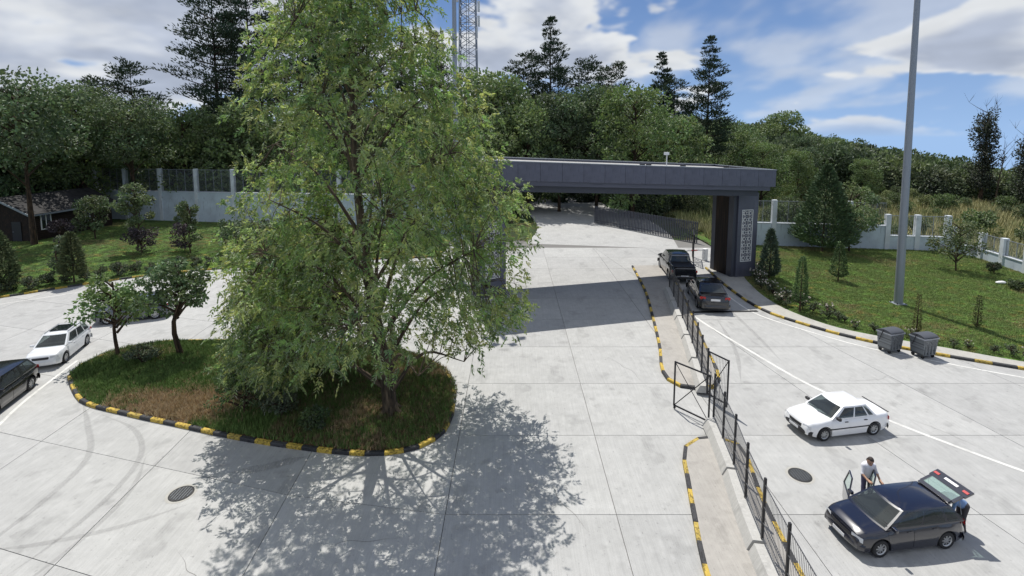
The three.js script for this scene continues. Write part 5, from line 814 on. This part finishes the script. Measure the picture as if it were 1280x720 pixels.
const hand = (w, dir, down, side) => { const b = [], tip = w.clone().addScaledVector(dir, 0.09); b.push([w, tip, 0.032, 0.036, 0, 'skin']); for (let f = -1.5; f <= 1.5; f++) { const r = tip.clone().addScaledVector(side, f * 0.02), m = r.clone().addScaledVector(dir, 0.045), e = m.clone().addScaledVector(dir, 0.02 - Math.abs(f) * 0.004).addScaledVector(down, 0.025); b.push([r, m, 0.009, 0.009, 0, 'skin'], [m, e, 0.009, 0.008, 0, 'skin']); } const th = w.clone().addScaledVector(dir, 0.035).addScaledVector(side, 0.03); b.push([th, th.clone().addScaledVector(dir, 0.05).addScaledVector(side, 0.03), 0.011, 0.009, 0, 'skin']); return b; };
function headParts(o, c, f, u, hairCol, long = 0) {           // c centre of the head, f facing, u up
  const s = new THREE.Vector3().crossVectors(u, f).normalize(), at = (a, b, d) => c.clone().addScaledVector(f, a).addScaledVector(u, b).addScaledVector(s, d);
  const hair = new THREE.SphereGeometry(0.112, 20, 14); const p = hair.attributes.position, q = V(0, 0, 0);
  for (let i = 0; i < p.count; i++) { q.fromBufferAttribute(p, i); const l = 1 + 0.05 * vnoise(q.x * 60, q.y * 60 + q.z * 40, 9); const fw = q.z > 0.05 && q.y < 0.045 ? 0.55 : 1; const low = q.y < -0.02 ? (q.z > -0.01 ? 0.75 : 1 + long * 0.2) : 1; p.setXYZ(i, q.x * 0.88 * l * low, q.y * 1.12 * l, q.z * l * fw * low); }
  hair.computeVertexNormals(); const m = new THREE.Matrix4().makeBasis(s, u, f); hair.applyMatrix4(m); const hc = at(-0.012, 0.03, 0); hair.translate(hc.x, hc.y, hc.z); part('hair', hair, mat(hairCol, { roughness: 0.6 }), o);
  for (const sg of [1, -1]) { const e = at(0.092, 0.0, sg * 0.034); part('eye', new THREE.SphereGeometry(0.011, 8, 6).translate(e.x, e.y, e.z), M.trim, o); }
  const mo = at(0.1, -0.062, 0); part('mouth', new THREE.BoxGeometry(0.045, 0.01, 0.012).applyMatrix4(m).translate(mo.x, mo.y, mo.z), M.red, o);
}
const headBones = (c, f, u) => { const s = new THREE.Vector3().crossVectors(u, f).normalize(), at = (a, b, d) => c.clone().addScaledVector(f, a).addScaledVector(u, b).addScaledVector(s, d); return [[at(0, 0.035, 0), at(0.012, -0.05, 0), 0.097, 0.075, 0, 'skin'], [at(0.02, -0.06, 0), at(0.05, -0.09, 0), 0.06, 0.04, 0, 'skin'], [at(0.09, 0.0, 0), at(0.112, -0.028, 0), 0.012, 0.017, 0, 'skin'], [at(-0.005, 0.005, 0.09), at(-0.005, -0.03, 0.092), 0.016, 0.013, 0, 'skin'], [at(-0.005, 0.005, -0.09), at(-0.005, -0.03, -0.092), 0.016, 0.013, 0, 'skin']]; };
{ // person in a white top standing between the open far doors, turned to the car
  const o = thing('person', 'person in white top standing at the open far door of the hatchback', 'person', [10.72, 0.004, -14.0], 0); o.scale.setScalar(0.86);
  const f = V(-0.25, -0.25, 0.93).normalize(), u = V(0.05, 0.95, 0.25).normalize(), hc = V(0.0, 1.53, 0.12);
  const B = [[V(0, 0.95, 0), V(0, 1.32, 0.04), 0.135, 0.15, 1.25, 'top'], [V(-0.15, 1.34, 0.04), V(0.15, 1.34, 0.04), 0.085, 0.085, 0, 'top'], [V(0, 1.36, 0.05), V(0, 1.48, 0.09), 0.055, 0.05, 0, 'skin'], ...headBones(hc, f, u),
    [V(-0.19, 1.33, 0.05), V(-0.27, 1.08, 0.14), 0.055, 0.043, 0, 'top'], [V(-0.27, 1.08, 0.14), V(-0.22, 1.0, 0.36), 0.042, 0.03, 0, 'skin'], ...hand(V(-0.22, 1.0, 0.36), V(0.1, 0, 1).normalize(), V(0, -1, 0), V(1, 0, 0)),
    [V(0.19, 1.33, 0.05), V(0.27, 1.07, 0.1), 0.055, 0.043, 0, 'top'], [V(0.27, 1.07, 0.1), V(0.24, 0.95, 0.31), 0.042, 0.03, 0, 'skin'], ...hand(V(0.24, 0.95, 0.31), V(-0.1, -0.2, 1).normalize(), V(0, -1, 0), V(-1, 0, 0)),
    [V(-0.09, 0.93, 0), V(-0.11, 0.5, 0.03), 0.095, 0.065, 0, 'leg'], [V(-0.11, 0.5, 0.03), V(-0.11, 0.1, -0.02), 0.062, 0.042, 0, 'leg'], [V(-0.11, 0.05, -0.03), V(-0.12, 0.04, 0.15), 0.042, 0.038, 0, 'shoe'],
    [V(0.09, 0.93, 0), V(0.12, 0.5, 0.02), 0.095, 0.065, 0, 'leg'], [V(0.12, 0.5, 0.02), V(0.13, 0.1, -0.03), 0.062, 0.042, 0, 'leg'], [V(0.13, 0.05, -0.04), V(0.15, 0.04, 0.14), 0.042, 0.038, 0, 'shoe']];
  part('body', personMesh(B, (k) => ({ skin: SKIN, top: [0.72, 0.71, 0.74], leg: [0.10, 0.09, 0.17], shoe: [0.03, 0.03, 0.03] })[k]), clothMat, o); headParts(o, hc, f, u, C(0.03, 0.02, 0.016), 1);
}
{ // person in a blue shirt bent over the open boot
  const o = thing('person', 'person in blue shirt bending into the open boot of the hatchback', 'person', [12.5, 0.004, -12.85], 0); o.scale.setScalar(0.86);
  const f = V(-0.75, -0.65, 0.05).normalize(), u = V(-0.65, 0.74, 0).normalize(), hc = V(-0.52, 1.17, 0.02);
  const B = [[V(0.1, 0.9, 0), V(-0.3, 1.13, 0.0), 0.14, 0.15, 0, 'top'], [V(-0.33, 1.13, -0.15), V(-0.33, 1.13, 0.15), 0.085, 0.085, 0, 'top'], [V(-0.34, 1.14, 0), V(-0.44, 1.17, 0), 0.055, 0.05, 0, 'skin'], ...headBones(hc, f, u),
    [V(-0.33, 1.11, 0.19), V(-0.42, 0.85, 0.22), 0.055, 0.045, 0, 'top'], [V(-0.42, 0.85, 0.22), V(-0.62, 0.92, 0.16), 0.042, 0.03, 0, 'skin'], ...hand(V(-0.62, 0.92, 0.16), V(-1, 0.1, 0), V(0, -1, 0), V(0, 0, -1)),
    [V(-0.33, 1.11, -0.19), V(-0.42, 0.85, -0.22), 0.055, 0.045, 0, 'top'], [V(-0.42, 0.85, -0.22), V(-0.62, 0.92, -0.16), 0.042, 0.03, 0, 'skin'], ...hand(V(-0.62, 0.92, -0.16), V(-1, 0.1, 0), V(0, -1, 0), V(0, 0, 1)),
    [V(0.12, 0.9, 0.09), V(0.04, 0.48, 0.12), 0.1, 0.066, 0, 'leg'], [V(0.04, 0.48, 0.12), V(0.12, 0.09, 0.12), 0.062, 0.042, 0, 'leg'], [V(0.13, 0.05, 0.12), V(-0.06, 0.04, 0.14), 0.042, 0.038, 0, 'shoe'],
    [V(0.12, 0.9, -0.09), V(0.1, 0.48, -0.12), 0.1, 0.066, 0, 'leg'], [V(0.1, 0.48, -0.12), V(0.22, 0.09, -0.12), 0.062, 0.042, 0, 'leg'], [V(0.23, 0.05, -0.12), V(0.04, 0.04, -0.14), 0.042, 0.038, 0, 'shoe']];
  part('body', personMesh(B, (k) => ({ skin: SKIN, top: [0.15, 0.24, 0.42], leg: [0.05, 0.045, 0.05], shoe: [0.03, 0.03, 0.03] })[k]), clothMat, o); headParts(o, hc, f, u, C(0.03, 0.025, 0.02));
}
renderer.render(scene, camera);
